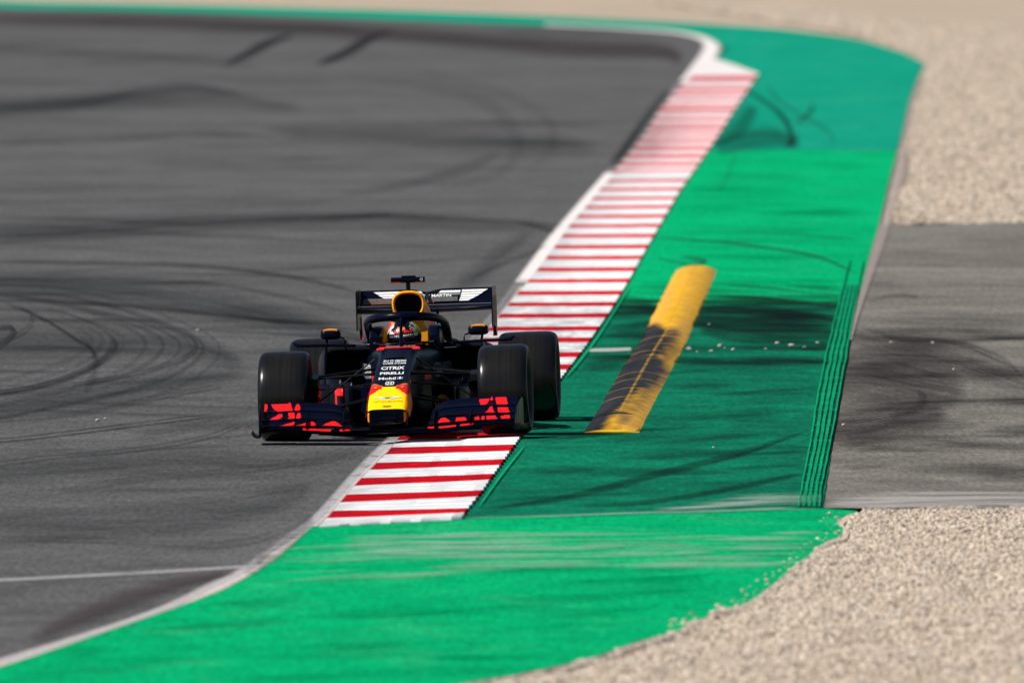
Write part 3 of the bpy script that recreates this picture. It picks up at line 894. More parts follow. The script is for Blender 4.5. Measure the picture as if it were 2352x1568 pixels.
# ------------------------------------------------------------------ gravel beds (uncountable stones)
def gravel_bed(name, outline, off, density, rmin, rmax, seed, lump=.03):
    bed = poly_sheet(name, M['gravel'], outline, off, su=16, sv=8, lump=lump)
    tag(bed, kind='stuff')
    ng = bpy.data.node_groups.new(name + '_scatter', 'GeometryNodeTree')
    ng.interface.new_socket('Geometry', in_out='INPUT', socket_type='NodeSocketGeometry')
    ng.interface.new_socket('Geometry', in_out='OUTPUT', socket_type='NodeSocketGeometry')
    N, L = ng.nodes, ng.links
    gi, go = N.new('NodeGroupInput'), N.new('NodeGroupOutput')
    d = N.new('GeometryNodeDistributePointsOnFaces'); d.inputs['Density'].default_value = density; d.inputs['Seed'].default_value = seed
    ico = N.new('GeometryNodeMeshIcoSphere'); ico.inputs['Radius'].default_value = 1; ico.inputs['Subdivisions'].default_value = 2
    sp_ = N.new('GeometryNodeSetPosition')
    nt_ = N.new('ShaderNodeTexNoise'); nt_.inputs['Scale'].default_value = 1.3
    vm = N.new('ShaderNodeVectorMath'); vm.operation = 'SUBTRACT'; vm.inputs[1].default_value = (.5, .5, .5)
    L.new(nt_.outputs['Color'], vm.inputs[0]); L.new(vm.outputs[0], sp_.inputs['Offset']); L.new(ico.outputs[0], sp_.inputs['Geometry'])
    sm = N.new('GeometryNodeSetMaterial'); sm.inputs['Material'].default_value = M['stone']
    L.new(sp_.outputs[0], sm.inputs['Geometry'])
    ins = N.new('GeometryNodeInstanceOnPoints')
    rs = N.new('FunctionNodeRandomValue'); rs.data_type = 'FLOAT_VECTOR'
    rs.inputs['Min'].default_value = (.7, .7, .5); rs.inputs['Max'].default_value = (1.25, 1.25, 1.0)
    r1 = N.new('FunctionNodeRandomValue'); r1.data_type = 'FLOAT'; r1.inputs['Seed'].default_value = 77
    pw = N.new('ShaderNodeMath'); pw.operation = 'POWER'; pw.inputs[1].default_value = 3.0
    ma = N.new('ShaderNodeMath'); ma.operation = 'MULTIPLY_ADD'; ma.inputs[1].default_value = rmax - rmin; ma.inputs[2].default_value = rmin
    vs_ = N.new('ShaderNodeVectorMath'); vs_.operation = 'SCALE'
    L.new(r1.outputs[1], pw.inputs[0]); L.new(pw.outputs[0], ma.inputs[0]); L.new(rs.outputs[0], vs_.inputs[0]); L.new(ma.outputs[0], vs_.inputs['Scale'])
    rr = N.new('FunctionNodeRandomValue'); rr.data_type = 'FLOAT_VECTOR'
    rr.inputs['Min'].default_value = (-.5, -.5, 0); rr.inputs['Max'].default_value = (.5, .5, 6.28)
    L.new(gi.outputs[0], d.inputs['Mesh']); L.new(d.outputs['Points'], ins.inputs['Points']); L.new(sm.outputs[0], ins.inputs['Instance'])
    L.new(vs_.outputs[0], ins.inputs['Scale']); L.new(rr.outputs[0], ins.inputs['Rotation'])
    j = N.new('GeometryNodeJoinGeometry')
    L.new(gi.outputs[0], j.inputs[0]); L.new(ins.outputs[0], j.inputs[0]); L.new(j.outputs[0], go.inputs[0])
    md = bed.modifiers.new('scatter', 'NODES'); md.node_group = ng
    return bed
near_out = [(a + 3, b + 4) for a, b in ge] + [(860, 1606), (700, 1640), (700, 1700), (2900, 1700), (2900, 1157), (2352, 1161), (2100, 1165), (2000, 1167)]
tag(gravel_bed('gravel', near_out, -.006, 1000, .006, .022, 1))
far_out = [(2126, 146), (2112, 190), (2098, 250), (2085, 320), (2066, 350), (2096, 366), (2088, 420), (2056, 450), (2048, 490), (2062, 517), (2120, 515), (2200, 517), (2280, 513), (2352, 513), (2900, 504), (2900, 60), (2200, 60), (1900, 30), (1500, 5), (1900, 68), (2010, 92), (2080, 118)]
tag(gravel_bed('gravel', far_out, -.01, 130, .010, .034, 2))
# a sprinkle of gravel thrown onto the painted edge
edge_out = [(a - 44, b - 3) for a, b in gravel_edge[1:16]] + [(a + 14, b + 6) for a, b in gravel_edge[1:16]][::-1]
spill = gravel_bed('gravel_spill', edge_out, .001, 34, .006, .022, 4, lump=0)
spill.data.materials[0] = M['stone']

# ------------------------------------------------------------------ racing car
# car space: x to picture right, y rearwards from the front axle, z up from the contact plane
NAVY = Vector((.0016, .0028, .0115)); RED = Vector((.88, .014, .017)); ORANGE = Vector((.93, .27, .003)); YELLOW = Vector((.92, .66, .004)); BLACK = Vector((.004, .004, .005)); WHITE = Vector((.8, .8, .8))
M['livery'] = attr_paint('car_livery', .32, .07)
M['livery_gloss'] = attr_paint('car_livery_gloss', .22, .5)
M['navy'] = simple('navy_paint', tuple(NAVY), .30, .08)
M['carbon'] = simple('carbon_fibre', (.003, .003, .0035), .30, .12, 0, .3, 120)
M['black'] = simple('black_matt', (.003, .003, .003), .8, .2)
M['white_print'] = simple('white_print', (.78, .79, .80), .5, .3, 0, .04)
M['gold_print'] = simple('gold_print', (.52, .34, .02), .5, .3, 0, .1)
M['grey_print'] = simple('grey_print', (.16, .18, .19), .5, .3, 0, .1)
M['red_print'] = simple('red_print', tuple(RED), .45, .4, 0, .05)
M['orange'] = simple('orange_paint', (.98, .36, .002), .35, .45, 0, .08)
M['grey_metal'] = simple('bare_grey_panel', (.24, .24, .25), .45, .5, .2, .2, 40)
M['rim'] = simple('wheel_rim_metal', (.03, .03, .032), .3, .5, .8)
t = NT('tyre_tread')
n2 = t.noise(t.coord((70, 1.2, 1.2)), 1.0, 5, .7); n3 = t.noise(t.coord(), 90, 3, .7)
sx_ = t.n("ShaderNodeSeparateXYZ"); t.l(t.n("ShaderNodeTexCoord").outputs['Object'], sx_.inputs[0])
ax_ = t.math('ABSOLUTE', sx_.outputs[0])
worn = t.ramp(ax_, [(.085, 1.0), (.15, .35)])
c_ = t.mix(worn, (.004, .0045, .007), t.ramp(n2, [(.3, (.006, .0057, .0054)), (.7, (.014, .0132, .0124))]))
t.set(t.mix(.6, c_, t.ramp(n3, [(.3, .7), (.7, 1.25)]), 'MULTIPLY'), .25, .30); t.bump(n3, .08, .002)
M['tread'] = t.m
M['sidewall'] = simple('tyre_sidewall', (.008, .0085, .010), .5, .3)

car = empty('racing_car', G(912, 1004, .027))
car.rotation_euler = (0, R(-1.9), R(-3.25))
tag(car, 'navy open-wheel racing car with yellow nose and red wing patches, riding the kerb', 'racing car')

def interp_rows(rows, t):
    return [interp(t, [(r[0], r[k]) for r in rows]) for k in range(1, len(rows[0]))]

# ---- nose and survival cell -----------------------------------------------------------------
NZ = [(-1.16, .224), (-1.13, .236), (-.95, .316), (-.75, .389), (-.55, .435), (-.2, .515), (.2, .585), (.5, .637), (.75, .655), (1.0, .66), (1.2, .66), (1.75, .64)]
NW = [(-1.16, .128), (-1.14, .140), (-1.0, .146), (-.6, .145), (-.2, .143), (.3, .150), (.55, .168), (.8, .215), (1.1, .27), (1.5, .33), (1.75, .34)]
NB = [(-1.16, .135), (-1.1, .13), (-.8, .19), (-.4, .235), (0, .23), (.4, .17), (.8, .10), (1.75, .07)]
def ztop(L): return interp(L, NZ)
def smooth_tab(tab, step=.02):
    return tab
def cell_ring(L, n=56, ex=5.5):
    w, zt, zb = interp(L, NW), interp(L, NZ), interp(L, NB)
    if L > .3: ex = interp(L, [(.3, 5.5), (.8, 3.4), (1.75, 3.0)])
    zc, hz = (zt + zb) / 2, (zt - zb) / 2
    r = []
    for k in range(n):
        a = 2 * math.pi * (k + .5) / n
        c, s = math.cos(a), math.sin(a)
        r.append((w * math.copysign(abs(c) ** (2 / ex), c), L, zc + hz * math.copysign(abs(s) ** (2 / ex), s)))
    return r
def nose_colour(c, n):
    x, L, z = c
    ax = abs(x)
    top = n.z > .5
    Lb = interp(ax, [(.03, -.735), (.05, -.72), (.09, -.665), (.125, -.615), (.15, -.60)])
    Ly = interp(ax, [(.045, -.735), (.07, -.80), (.11, -.85), (.15, -.875)])
    if not top and abs(n.x) > .6:
        if L < -.93: return ORANGE
        if L < -.62: return RED
        if -.52 < L < -.42 and z > interp(L, NZ) - .06: return ORANGE
        return NAVY
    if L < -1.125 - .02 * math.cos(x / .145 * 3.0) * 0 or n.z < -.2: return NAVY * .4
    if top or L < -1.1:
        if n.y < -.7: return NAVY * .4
        if L > Lb:
            return NAVY
        if L > Lb - .016 and ax > .03: return ORANGE
        if ax > .048 and L > Ly: return RED
        return YELLOW
    return NAVY
mb = MB()
st = lin(-1.16, -.55, 50) + lin(-.535, .75, 60)
mb.loft([cell_ring(L) for L in st], True, True)
nose = mb.build('nose_cone', M['livery'], car, smooth=True)
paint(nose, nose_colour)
# nose tip intake slot and lip
mb = MB()
def rrect(w, h, cx, y, cz, n=24, ex=5):
    out = []
    for k in range(n):
        a = 2 * math.pi * k / n
        c, s = math.cos(a), math.sin(a)
        out.append((cx + w * math.copysign(abs(c) ** (2 / ex), c), y, cz + h * math.copysign(abs(s) ** (2 / ex), s)))
    return out
mb.loft([rrect(.066, .026, 0, -1.158, .188), rrect(.066, .026, 0, -1.172, .188), rrect(.056, .018, 0, -1.172, .188), rrect(.054, .016, 0, -1.164, .188)], False, True)
mb.build('nose_inlet', M['navy'], nose, smooth=True)
MB().loft([rrect(.05, .009, 0, -1.159, .150), rrect(.05, .009, 0, -1.166, .150)], True, True).build('nose_inlet', M['black'], nose)
MB().loft([[(.034 * math.cos(a), -1.085 + .009 * math.sin(a), ztop(-1.085 + .009 * math.sin(a)) + dz) for a in lin(0, 2 * math.pi * 15 / 16, 16)] for dz in (-.01, .003)], True, True).build('cooling_hole', simple('hole_brown', (.16, .05, .004), .7), nose)
# raised access panel
pan = []
for L in lin(.14, .47, 12):
    pan.append([(x, L, ztop(L) + (.008 if abs(x) < .097 else -.004)) for x in (-.103, -.097, -.05, 0, .05, .097, .103)])
MB().sheet(pan).build('access_panel', M['navy'], nose)
# red band and pale lettering ahead of the cockpit
cell = MB()
cell.loft([cell_ring(L) for L in lin(.752, 1.75, 46)], True, True)
cell = cell.build('survival_cell', M['livery'], car, smooth=True)
def cell_colour(c, n):
    return RED if (c.y < .0) else NAVY
paint(cell, cell_colour)
band = [[(x, L, ztop(L) + .006) for x in lin(-.145, .145, 15)] for L in lin(.53, .61, 4)]
MB().sheet(band).build('red_band', M['red_print'], nose)
for s in (-1, 1):
    MB().sheet([[(s * x, L, ztop(L) + .0075 - (.006 if x > .15 else 0)) for x in (.105, .125, .147, .160)] for L in (.45, .50, .55)]).build('red_band', M['red_print'], nose)
MB().sheet([[(x, L, ztop(L) + .006) for x in lin(-.16, .16, 9)] for L in (.80, .83)]).build('red_band', M['red_print'], cell)

# ---- lettering ------------------------------------------------------------------------------
def text_mesh(body, name, fn, W, H, mat, parent, bold=0.0, shear=0.0):
    cu = bpy.data.curves.new(name, 'FONT')
    cu.body = body; cu.offset = bold; cu.shear = shear; cu.resolution_u = 3
    to = bpy.data.objects.new(name + '_tmp', cu); COL.objects.link(to)
    dg = bpy.context.evaluated_depsgraph_get()
    me = bpy.data.meshes.new_from_object(to.evaluated_get(dg))
    bpy.data.objects.remove(to); bpy.data.curves.remove(cu)
    if not me.vertices: return None
    xs = [v.co.x for v in me.vertices]; ys = [v.co.y for v in me.vertices]
    x0, x1, y0, y1 = min(xs), max(xs), min(ys), max(ys)
    for v in me.vertices:
        v.co = fn(((v.co.x - x0) / (x1 - x0) - .5) * W, ((v.co.y - y0) / (y1 - y0) - .5) * H)
    me.materials.clear()
    return link(name, me, mat, parent)
def on_nose(Lc, cx=0.0, k=.0045):
    return lambda a, b: Vector((cx + a, Lc + b, ztop(Lc + b) + k))
# depth (H) is measured along the slope, seen nearly edge-on from the front
text_mesh('利来国际', 'lettering', on_nose(.035), .172, .085, M['white_print'], nose, .012)
text_mesh('W88.COM', 'lettering', on_nose(-.055), .172, .05, M['white_print'], nose, .02)
text_mesh('CiTRiX', 'lettering', on_nose(-.215), .172, .10, M['white_print'], nose, .03)
text_mesh('PIRELLI', 'lettering', on_nose(-.365), .174, .07, M['white_print'], nose, .035)
text_mesh('Mobil', 'lettering', on_nose(-.515, -.026), .126, .07, M['white_print'], nose, .025)
mb = MB()
mb.sheet([[on_nose(-.515, .068)(a, b) for a in lin(-.022, .022, 3)] for b in lin(-.034, .034, 3)])
mb.build('logo_panel', M['grey_print'], nose)
text_mesh('1', 'lettering', on_nose(-.515, .068, .0065), .014, .06, M['white_print'], nose, .02)
def frame_on(fn, w, h, tck, name, mat, parent, n=28, ex=4):
    def ring(a, b): 
        out = []
        for k in range(n):
            an = 2 * math.pi * k / n
            c, s = math.cos(an), math.sin(an)
            out.append(fn(a * math.copysign(abs(c) ** (2 / ex), c), b * math.copysign(abs(s) ** (2 / ex), s)))
        return out
    o = MB().loft([ring(w, h), ring(w - tck[0], h - tck[1])], False, False).build(name, mat, parent)
    return o
frame_on(on_nose(-.655), .032, .05, (.007, .011), 'emblem', M['white_print'], nose)
fn = on_nose(-.655, 0, .0048)
for sx in (-1, 1):
    MB().sheet([[fn(sx * .019, .036), fn(sx * .011, .036)], [fn(sx * .012, 0), fn(sx * .004, 0)], [fn(sx * .019, -.036), fn(sx * .009, -.036)]]).build('emblem', M['white_print'], nose, fix=False)
MB().sheet([[fn(-.012, .007), fn(.012, .007)], [fn(-.012, -.007), fn(.012, -.007)]]).build('emblem', M['white_print'], nose)
# winged emblem and gold name on the yellow
fn = on_nose(-.955, 0, .0045)
for sx in (-1, 1):
    MB().sheet([[fn(sx * .020, .016), fn(sx * .06, .016), fn(sx * .105, .012)], [fn(sx * .018, -.006), fn(sx * .05, -.003), fn(sx * .098, .004)], [fn(sx * .012, -.024), fn(sx * .035, -.018), fn(sx * .06, -.004)]]).build('wing_emblem', M['white_print'], nose)
MB().sheet([[fn(-.045, .006), fn(.045, .006)], [fn(-.03, -.006), fn(.03, -.006)]]).build('wing_emblem', M['grey_print'], nose).location.z = .0012
text_mesh('ASTON MARTIN', 'lettering', on_nose(-1.01), .215, .022, M['gold_print'], nose, .01)
for sx in (-1, 1):
    MB().sheet([[on_nose(-.765)(sx * (.085 + .028 * k / 4), .012 * (k / 4) - w * .012 * math.sin(math.pi * k / 4)) for k in range(5)] for w in (-1, 1)]).build('horn_print', M['orange'], nose)
text_mesh('Esso', 'lettering', lambda a, b: Vector((a - .05, .68 + b, ztop(.68 + b) + .005)), .10, .05, simple('pale_print', (.5, .42, .42), .5), nose, .02)
text_mesh('TAG', 'lettering', lambda a, b: Vector((a + .07, .68 + b, ztop(.68 + b) + .005)), .09, .05, bpy.data.materials['pale_print'], nose, .02)
def on_cell_side(side, L0, z0, k=.006):
    def f(a, b):
        L = L0 + side * a * 0 + (a if side > 0 else -a)
        w = interp(L, NW)
        return Vector((side * (w + k), L, z0 + b))
    return f
text_mesh('ASTON MARTIN', 'lettering', on_cell_side(1, 1.16, .47), .62, .10, M['grey_print'], cell, .01)
text_mesh('ASTON MARTIN', 'lettering', on_cell_side(-1, 1.16, .47), .62, .10, M['white_print'], cell, .01)
for sx in (-1, 1):
    MB().sheet([[(sx * (interp(L, NW) + .005), L, z) for L in lin(.60, .80, 4)] for z in (.40, .45)]).build('side_flash', M['red_print'], nose)

# ---- nose pylons ----------------------------------------------------------------------------
for sx in (-1, 1):
    MB().plate([(sx * .137, -1.14, .225), (sx * .137, -.75, .25), (sx * .128, -.80, .115), (sx * .134, -1.12, .112)], (.012, 0, 0)).build('nose_pylon', M['navy'], car)
    MB().loft([[(sx * .150, L, z0), (sx * .163, L + .05, zz), (sx * .150, L + .1, z0 - .05)] for L, z0, zz in ((-1.10, .24, .17), (-1.0, .28, .19), (-.85, .33, .22), (-.7, .36, .26))]).build('nose_strake', M['orange'], car, smooth=True)

# ---- front wing -----------------------------------------------------------------------------
def aero_ring(x, y0, z0, y1, z1, th, n=5, camber=.12):
    """closed section from leading edge (y0,z0) to trailing edge (y1,z1)"""
    up, lo = [], []
    d = Vector((y1 - y0, z1 - z0)); L = d.length; nn = Vector((-d.y, d.x)) / L
    for k in range(n + 1):
        t = k / n
        tk = th * 2.6 * math.sqrt(t) * (1 - t) + .0012
        cm = -camber * L * 4 * t * (1 - t)
        p = Vector((y0, z0)) + d * t
        up.append((x, p.x + nn.x * (cm + tk), p.y + nn.y * (cm + tk)))
        lo.append((x, p.x + nn.x * (cm - tk), p.y + nn.y * (cm - tk)))
    return up + lo[::-1]
def f_in(x):
    x = abs(x)
    return math.sqrt(max(0, 1 - ((.43 - x) / .165) ** 2)) if x < .43 else 1.0
FW = {  # name: (y_le, y_te, z_le outer, z_te outer, z_le inner, z_te inner)
    'c': (-1.02, -.88, .135, .168, .118, .150), 'b': (-.89, -.74, .178, .224, .160, .205), 'a': (-.75, -.60, .232, .292, .212, .250)}
def lerp(a, b, t): return a + (b - a) * t
def main_z(x):
    return interp(abs(x), [(0, .092), (.25, .092), (.4, .088), (.6, .105), (.78, .122), (.88, .120), (.95, .105)])
xs = lin(-.94, .94, 120)
mb = MB().loft([aero_ring(x, -1.20 + .05 * max(0, abs(x) - .25), main_z(x), -1.0, main_z(x) + .012 * (1 if abs(x) > .28 else .4), .009) for x in xs])
fwing = mb.build('front_wing', M['livery'], car, smooth=True)
def main_col(c, n):
    x = c.x
    if n.z > .3 and c.y > -1.12 and ((-.62 < x < -.42) or (-.36 < x < -.27) or (.30 < x < .62 and int(x * 30) % 5 != 0)): return RED
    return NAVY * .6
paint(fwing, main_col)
fwing['label'] = 'front wing main plane'
def oval(cx, rx, cy=.5, ry=.42): return [(cx + rx * math.cos(q), cy + ry * math.sin(q)) for q in lin(0, 2 * math.pi * 11 / 12, 12)]
# livery patches on the flaps: outlines in (x, chord fraction from the leading edge)
PATCH = {'a': [[(-.88, .93), (-.735, .97), (-.72, .5), (-.71, .14), (-.82, .14)], oval(-.682, .021), [(-.925, .92), (-.902, .9), (-.907, .3), (-.925, .2)],
               [(.787, .14), (.866, .2), (.85, .93), (.768, .96)], [(.650, .85), (.727, .9), (.70, .14), (.668, .14)], oval(.742, .010, .85, .12)],
         'b': [[(-.86, .55), (-.815, .86), (-.79, .9), (-.785, .7), (-.82, .12), (-.878, .12)], [(-.748, .9), (-.70, .92), (-.69, .14), (-.748, .14), (-.735, .5)], oval(-.667, .018),
               [(.802, .14), (.888, .2), (.866, .88), (.79, .9)], [(.70, .14), (.777, .14), (.752, .94), (.735, .94)]],
         'c': [[(-.80, .25), (-.75, .68), (-.69, .9), (-.695, .5), (-.73, .2)], [(-.685, .3), (-.62, .72), (-.56, .9), (-.538, .72), (-.533, .4), (-.545, .22)], [(-.49, .2), (-.46, .7), (-.42, .92), (-.40, .95), (-.37, .8), (-.325, .3), (-.40, .18)],
               [(.83, .3), (.892, .4), (.886, .88), (.82, .8)], [(.72, .3), (.802, .4), (.78, .88), (.715, .85)], oval(.692, .014, .6, .3), [(.622, .35), (.67, .4), (.66, .85), (.625, .8)], [(.49, .32), (.565, .32), (.574, .6), (.56, .85), (.495, .85)], [(.34, .3), (.458, .22), (.44, .7), (.41, .95), (.38, .9)]]}
def inside(x, y, poly):
    c = False
    for (x0, y0), (x1, y1) in zip(poly, poly[1:] + poly[:1]):
        if (y0 > y) != (y1 > y) and x < (x1 - x0) * (y - y0) / (y1 - y0) + x0: c = not c
    return c
for side in (-1, 1):
    for key in 'cba':
        y0, y1, zo0, zo1, zi0, zi1 = FW[key]
        rings = []
        for x in lin(.268, .925, 150):
            t = (x - .268) / (.925 - .268)
            f = f_in(x)
            z0, z1 = lerp(zi0, zo0, t), lerp(zi1, zo1, t)
            b = main_z(x)
            arch = .012 * math.sin(math.pi * min(1, t * 1.1)) if key != 'c' else .004 * math.sin(math.pi * t)
            z0, z1 = b + (z0 + arch - b) * f, b + .006 + (z1 + arch - b) * f
            rings.append(aero_ring(side * x, y0, z0, y1 - .03 * (1 - f), z1, .006, 14))
        o = MB().loft(rings).build('flap', M['livery'], fwing, smooth=True)
        def fc(c, n, key=key, y0=y0, y1=y1, side=side):
            x, t = c.x, (c.y - y0) / (y1 - y0)
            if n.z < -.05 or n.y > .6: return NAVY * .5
            if any(inside(x, t, q) for q in PATCH[key]): return RED
            return NAVY
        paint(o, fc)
    # support bracket fins between flaps
    for xb in (.335, .60):
        MB().plate([(side * xb, -1.05, main_z(xb) + .01), (side * xb, -1.0, main_z(xb) + .06), (side * xb, -.70, .232), (side * xb, -.70, .20), (side * xb, -.95, .10)], (.004, 0, 0)).build('flap_bracket', M['carbon'], fwing)
    # endplate, slightly toed out, with foot
    ep = [(-1.17, .075), (-1.12, .16), (-.98, .215), (-.80, .265), (-.62, .285), (-.56, .27), (-.55, .10), (-.60, .055), (-1.1, .055)]
    def epx(y): return .932 + .03 * (y + 1.17) / .6
    o = MB().plate([(side * epx(y), y, z) for y, z in ep], (.010, 0, 0)).build('endplate', M['navy'], fwing)
    foot = []
    for y in lin(-1.15, -.58, 10):
        b = epx(y)
        foot.append([(side * (b + dx), y, .058 + dz) for dx, dz in ((0, 0), (.02, -.004), (.042, .004), (.056, .022), (.062, .042), (.058, .043), (.046, .02), (.03, .010), (0, .010))])
    o = MB().loft(foot).build('footplate', M['livery'], fwing, smooth=True)
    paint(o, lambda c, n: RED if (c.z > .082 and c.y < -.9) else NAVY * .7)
    if side > 0:
        fn = lambda a, b: Vector((epx(-.82 + a) + .0068, -.82 + a, .175 + b))
        text_mesh('1', 'lettering', fn, .14, .085, M['grey_print'], fwing, .02)
        frame_on(fn, .20, .058, (.03, .005), 'logo_frame', M['grey_print'], fwing, 28, 12)
MB().tube([(-.165, -.62, .286), (-.16, -.62, .30)], .006).build('wing_sensor', M['carbon'], fwing)

# ---- wheels ---------------------------------------------------------------------------------
def wheel(x, y, rad, half, side, yaw=0.0, camber=0.0):
    w = empty('wheel', (x, y, rad - .004), car)
    w.rotation_euler = (0, R(camber), R(yaw))
    k = half / .185
    s = rad / .331
    prof = [(-.125 * k, .222), (-.150 * k, .232), (-.172 * k, .255), (-.183 * k, .278), (-.180 * k, .298)]
    tread = [(-.180 * k, .298), (-.172 * k, .311), (-.158 * k, .321), (-.138 * k, .3275), (-.09 * k, .3300), (0, .331)]
    tread = [(a, r * s) for a, r in tread]
    tread = tread + [(-a, r) for a, r in tread[::-1][1:]]
    o = MB().lathe_x(tread, 72).build('tyre', M['tread'], w, smooth=True, angle=60)
    sw = [(a, r * s) for a, r in prof]
    for sg in (1, -1):
        MB().lathe_x([(sg * a, r) for a, r in sw], 72).build('tyre_sidewall', M['sidewall'], w, smooth=True, angle=60)
    rp = [(-.125 * k, .222 * s), (-.135 * k, .222 * s), (-.135 * k, .205 * s), (-.11 * k, .195 * s), (.09 * k, .19 * s), (.105 * k, .10), (.085 * k, .05), (.11 * k, .045), (.11 * k, .001)]
    o = MB().lathe_x([(side * a, r) for a, r in rp] , 40).build('rim', M['rim'], w, smooth=True)
    mb = MB()
    for i in range(10):
        a = 2 * math.pi * i / 10
        c, s_ = math.cos(a), math.sin(a)
        mb.tube([(side * .118 * k, .05 * c, .05 * s_), (side * .122 * k, .12 * c, .12 * s_), (side * .115 * k, .195 * c, .195 * s_)], .011, 6)
    mb.lathe_x([(side * .135 * k, .222 * s), (side * .138 * k, .212 * s), (side * .13 * k, .195 * s), (side * .11 * k, .19 * s)], 40)
    mb.build('spokes', M['rim'], w, smooth=True)
    MB().lathe_x([(side * .10 * k, .036), (side * .15 * k, .034), (side * .155 * k, .025), (side * .155 * k, .001)], 16).build('wheel_nut', M['red_print'], w)
    return w
wheel(-.81, 0, .331, .185, -1, -1.2, .8)
wheel(.81, 0, .331, .185, 1, -1.2, -.8)
wheel(-.783, 3.6, .334, .222, -1)
wheel(.783, 3.6, .334, .222, 1)

# ---- suspension, brake ducts ----------------------------------------------------------------
def arm(name, a, b, r=.014, flat=2.2, mat='carbon'):
    a, b = Vector(a), Vector(b)
    return MB().tube([a, a.lerp(b, .1), a.lerp(b, .5), a.lerp(b, .92), b], [r * 1.3, r, r * .95, r, r * 1.2], 10, .45, Vector((0, 0, 1))).build(name, M[mat], car, smooth=True)
for sx in (-1, 1):
    arm('upper_wishbone', (sx * .14, -.22, .475), (sx * .66, -.02, .445), .022)
    arm('upper_wishbone', (sx * .15, .35, .50), (sx * .66, .03, .45), .022)
    arm('lower_wishbone', (sx * .13, -.30, .30), (sx * .66, -.02, .19), .020)
    arm('lower_wishbone', (sx * .14, .38, .30), (sx * .66, .03, .19), .020)
    arm('steering_rod', (sx * .14, -.30, .405), (sx * .66, -.11, .36), .014)
    arm('pushrod', (sx * .155, .12, .575), (sx * .62, .02, .24), .013)
    # brake duct and upright
    MB().loft([[(sx * (.56 + .07 * k), yy, zz) for yy, zz in ((-.15, .20), (-.17, .33), (-.12, .45), (.05, .48), (.14, .40), (.15, .26), (.05, .18), (-.08, .16))] for k in (0, 1)]).build('brake_duct', M['carbon'], car)
    MB().loft([rrect(.035, .028, sx * .585, -.21, .375, 16), rrect(.045, .04, sx * .595, -.13, .37, 16)], False, True).build('brake_duct_scoop', M['carbon'], car, smooth=True)
    # rear suspension
    arm('rear_wishbone', (sx * .16, 3.2, .36), (sx * .60, 3.58, .45), .02)
    arm('rear_wishbone', (sx * .14, 3.8, .36), (sx * .60, 3.62, .45), .02)
    arm('rear_wishbone', (sx * .16, 3.1, .2), (sx * .60, 3.58, .22), .02)
    arm('driveshaft', (sx * .12, 3.6, .32), (sx * .62, 3.6, .33), .03)
    MB().loft([[(sx * x_, yy, zz) for yy, zz in ((3.42, .2), (3.42, .45), (3.6, .5), (3.76, .45), (3.76, .2))] for x_ in (.56, .60)]).build('brake_duct', M['carbon'], car)
    # grey unpainted boxes beside the cell
    MB().loft([rrect(.052, .021, sx * .225, .93, .435, 20, 8), rrect(.055, .024, sx * .225, .95, .436, 20, 8), rrect(.055, .024, sx * .225, 1.10, .44, 20, 8)], True, True).build('sensor_box', M['grey_metal'], car)

# ---- turning vanes, bargeboards, floor --------------------------------------------------------
for sx in (-1, 1):
    for i, (x0, x1, y0, z1) in enumerate(((.42, .50, .45, .36), (.36, .46, .62, .40), (.45, .58, .80, .42), (.52, .66, .95, .38))):
        g = [[(sx * lerp(x0, x1, t) + sx * .02 * math.sin(3 * t), y0 + .32 * t, z) for t in lin(0, 1, 6)] for z in (.085, .16, .24, z1 * .85, z1)]
        o = MB().sheet(g).build('bargeboard', M['livery'], car, smooth=True)
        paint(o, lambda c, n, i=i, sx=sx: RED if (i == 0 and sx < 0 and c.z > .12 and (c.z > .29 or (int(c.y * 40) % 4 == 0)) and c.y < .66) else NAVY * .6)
        sol = o.modifiers.new('thickness', 'SOLIDIFY'); sol.thickness = .006
    for i in range(6):
        MB().plate([(sx * (.36 + .045 * i), .62, .07), (sx * (.36 + .045 * i), .64, .125), (sx * (.37 + .045 * i), .78, .13), (sx * (.37 + .045 * i), .80, .07)], (.006, 0, 0)).build('turning_vane', M['carbon'], car)
    # disc shaped sponsor print on the cape under the nose
    if sx > 0:
        V0 = [(sx * .235, .55, .09), (sx * .235, .55, .36), (sx * .37, .78, .36), (sx * .37, .78, .09)]
        MB().plate(V0, (.006, -.003, 0)).build('nose_cape', M['navy'], car)
        def capef(a, b): return Vector((.235 + .135 * (a / .26 + .5) + .001, .55 + .23 * (a / .26 + .5) - .0075, .225 + b))
        MB().loft([[capef(.098 * math.cos(q), .062 * math.sin(q) ) for q in lin(0, 2 * math.pi * 27 / 28, 28)], [capef(.098 * math.cos(q), .062 * math.sin(q)) + Vector((0, -.002, 0)) for q in lin(0, 2 * math.pi * 27 / 28, 28)]], False, True).build('sponsor_disc', M['orange'], car)
        text_mesh('RAUCH', 'lettering', lambda a, b: capef(a, b) + Vector((0, -.004, 0)), .16, .032, M['navy'], car, .02)
    else:
        MB().plate([(-.235, .55, .09), (-.235, .55, .36), (-.37, .78, .36), (-.37, .78, .09)], (.006, .003, 0)).build('nose_cape', M['navy'], car)
MB().loft([[(-w, y, z), (w, y, z), (w, y, z + .02), (-w, y, z + .02)] for y, w, z in ((.85, .25, .035), (1.1, .35, .04), (1.35, .72, .05), (2.4, .76, .06), (3.25, .72, .075), (3.9, .5, .10))]).build('floor', M['carbon'], car)
MB().loft([[(-.15, y, .015), (.15, y, .015), (.15, y, .036), (-.15, y, .036)] for y in (.9, 3.3)]).build('plank', M['carbon'], car)

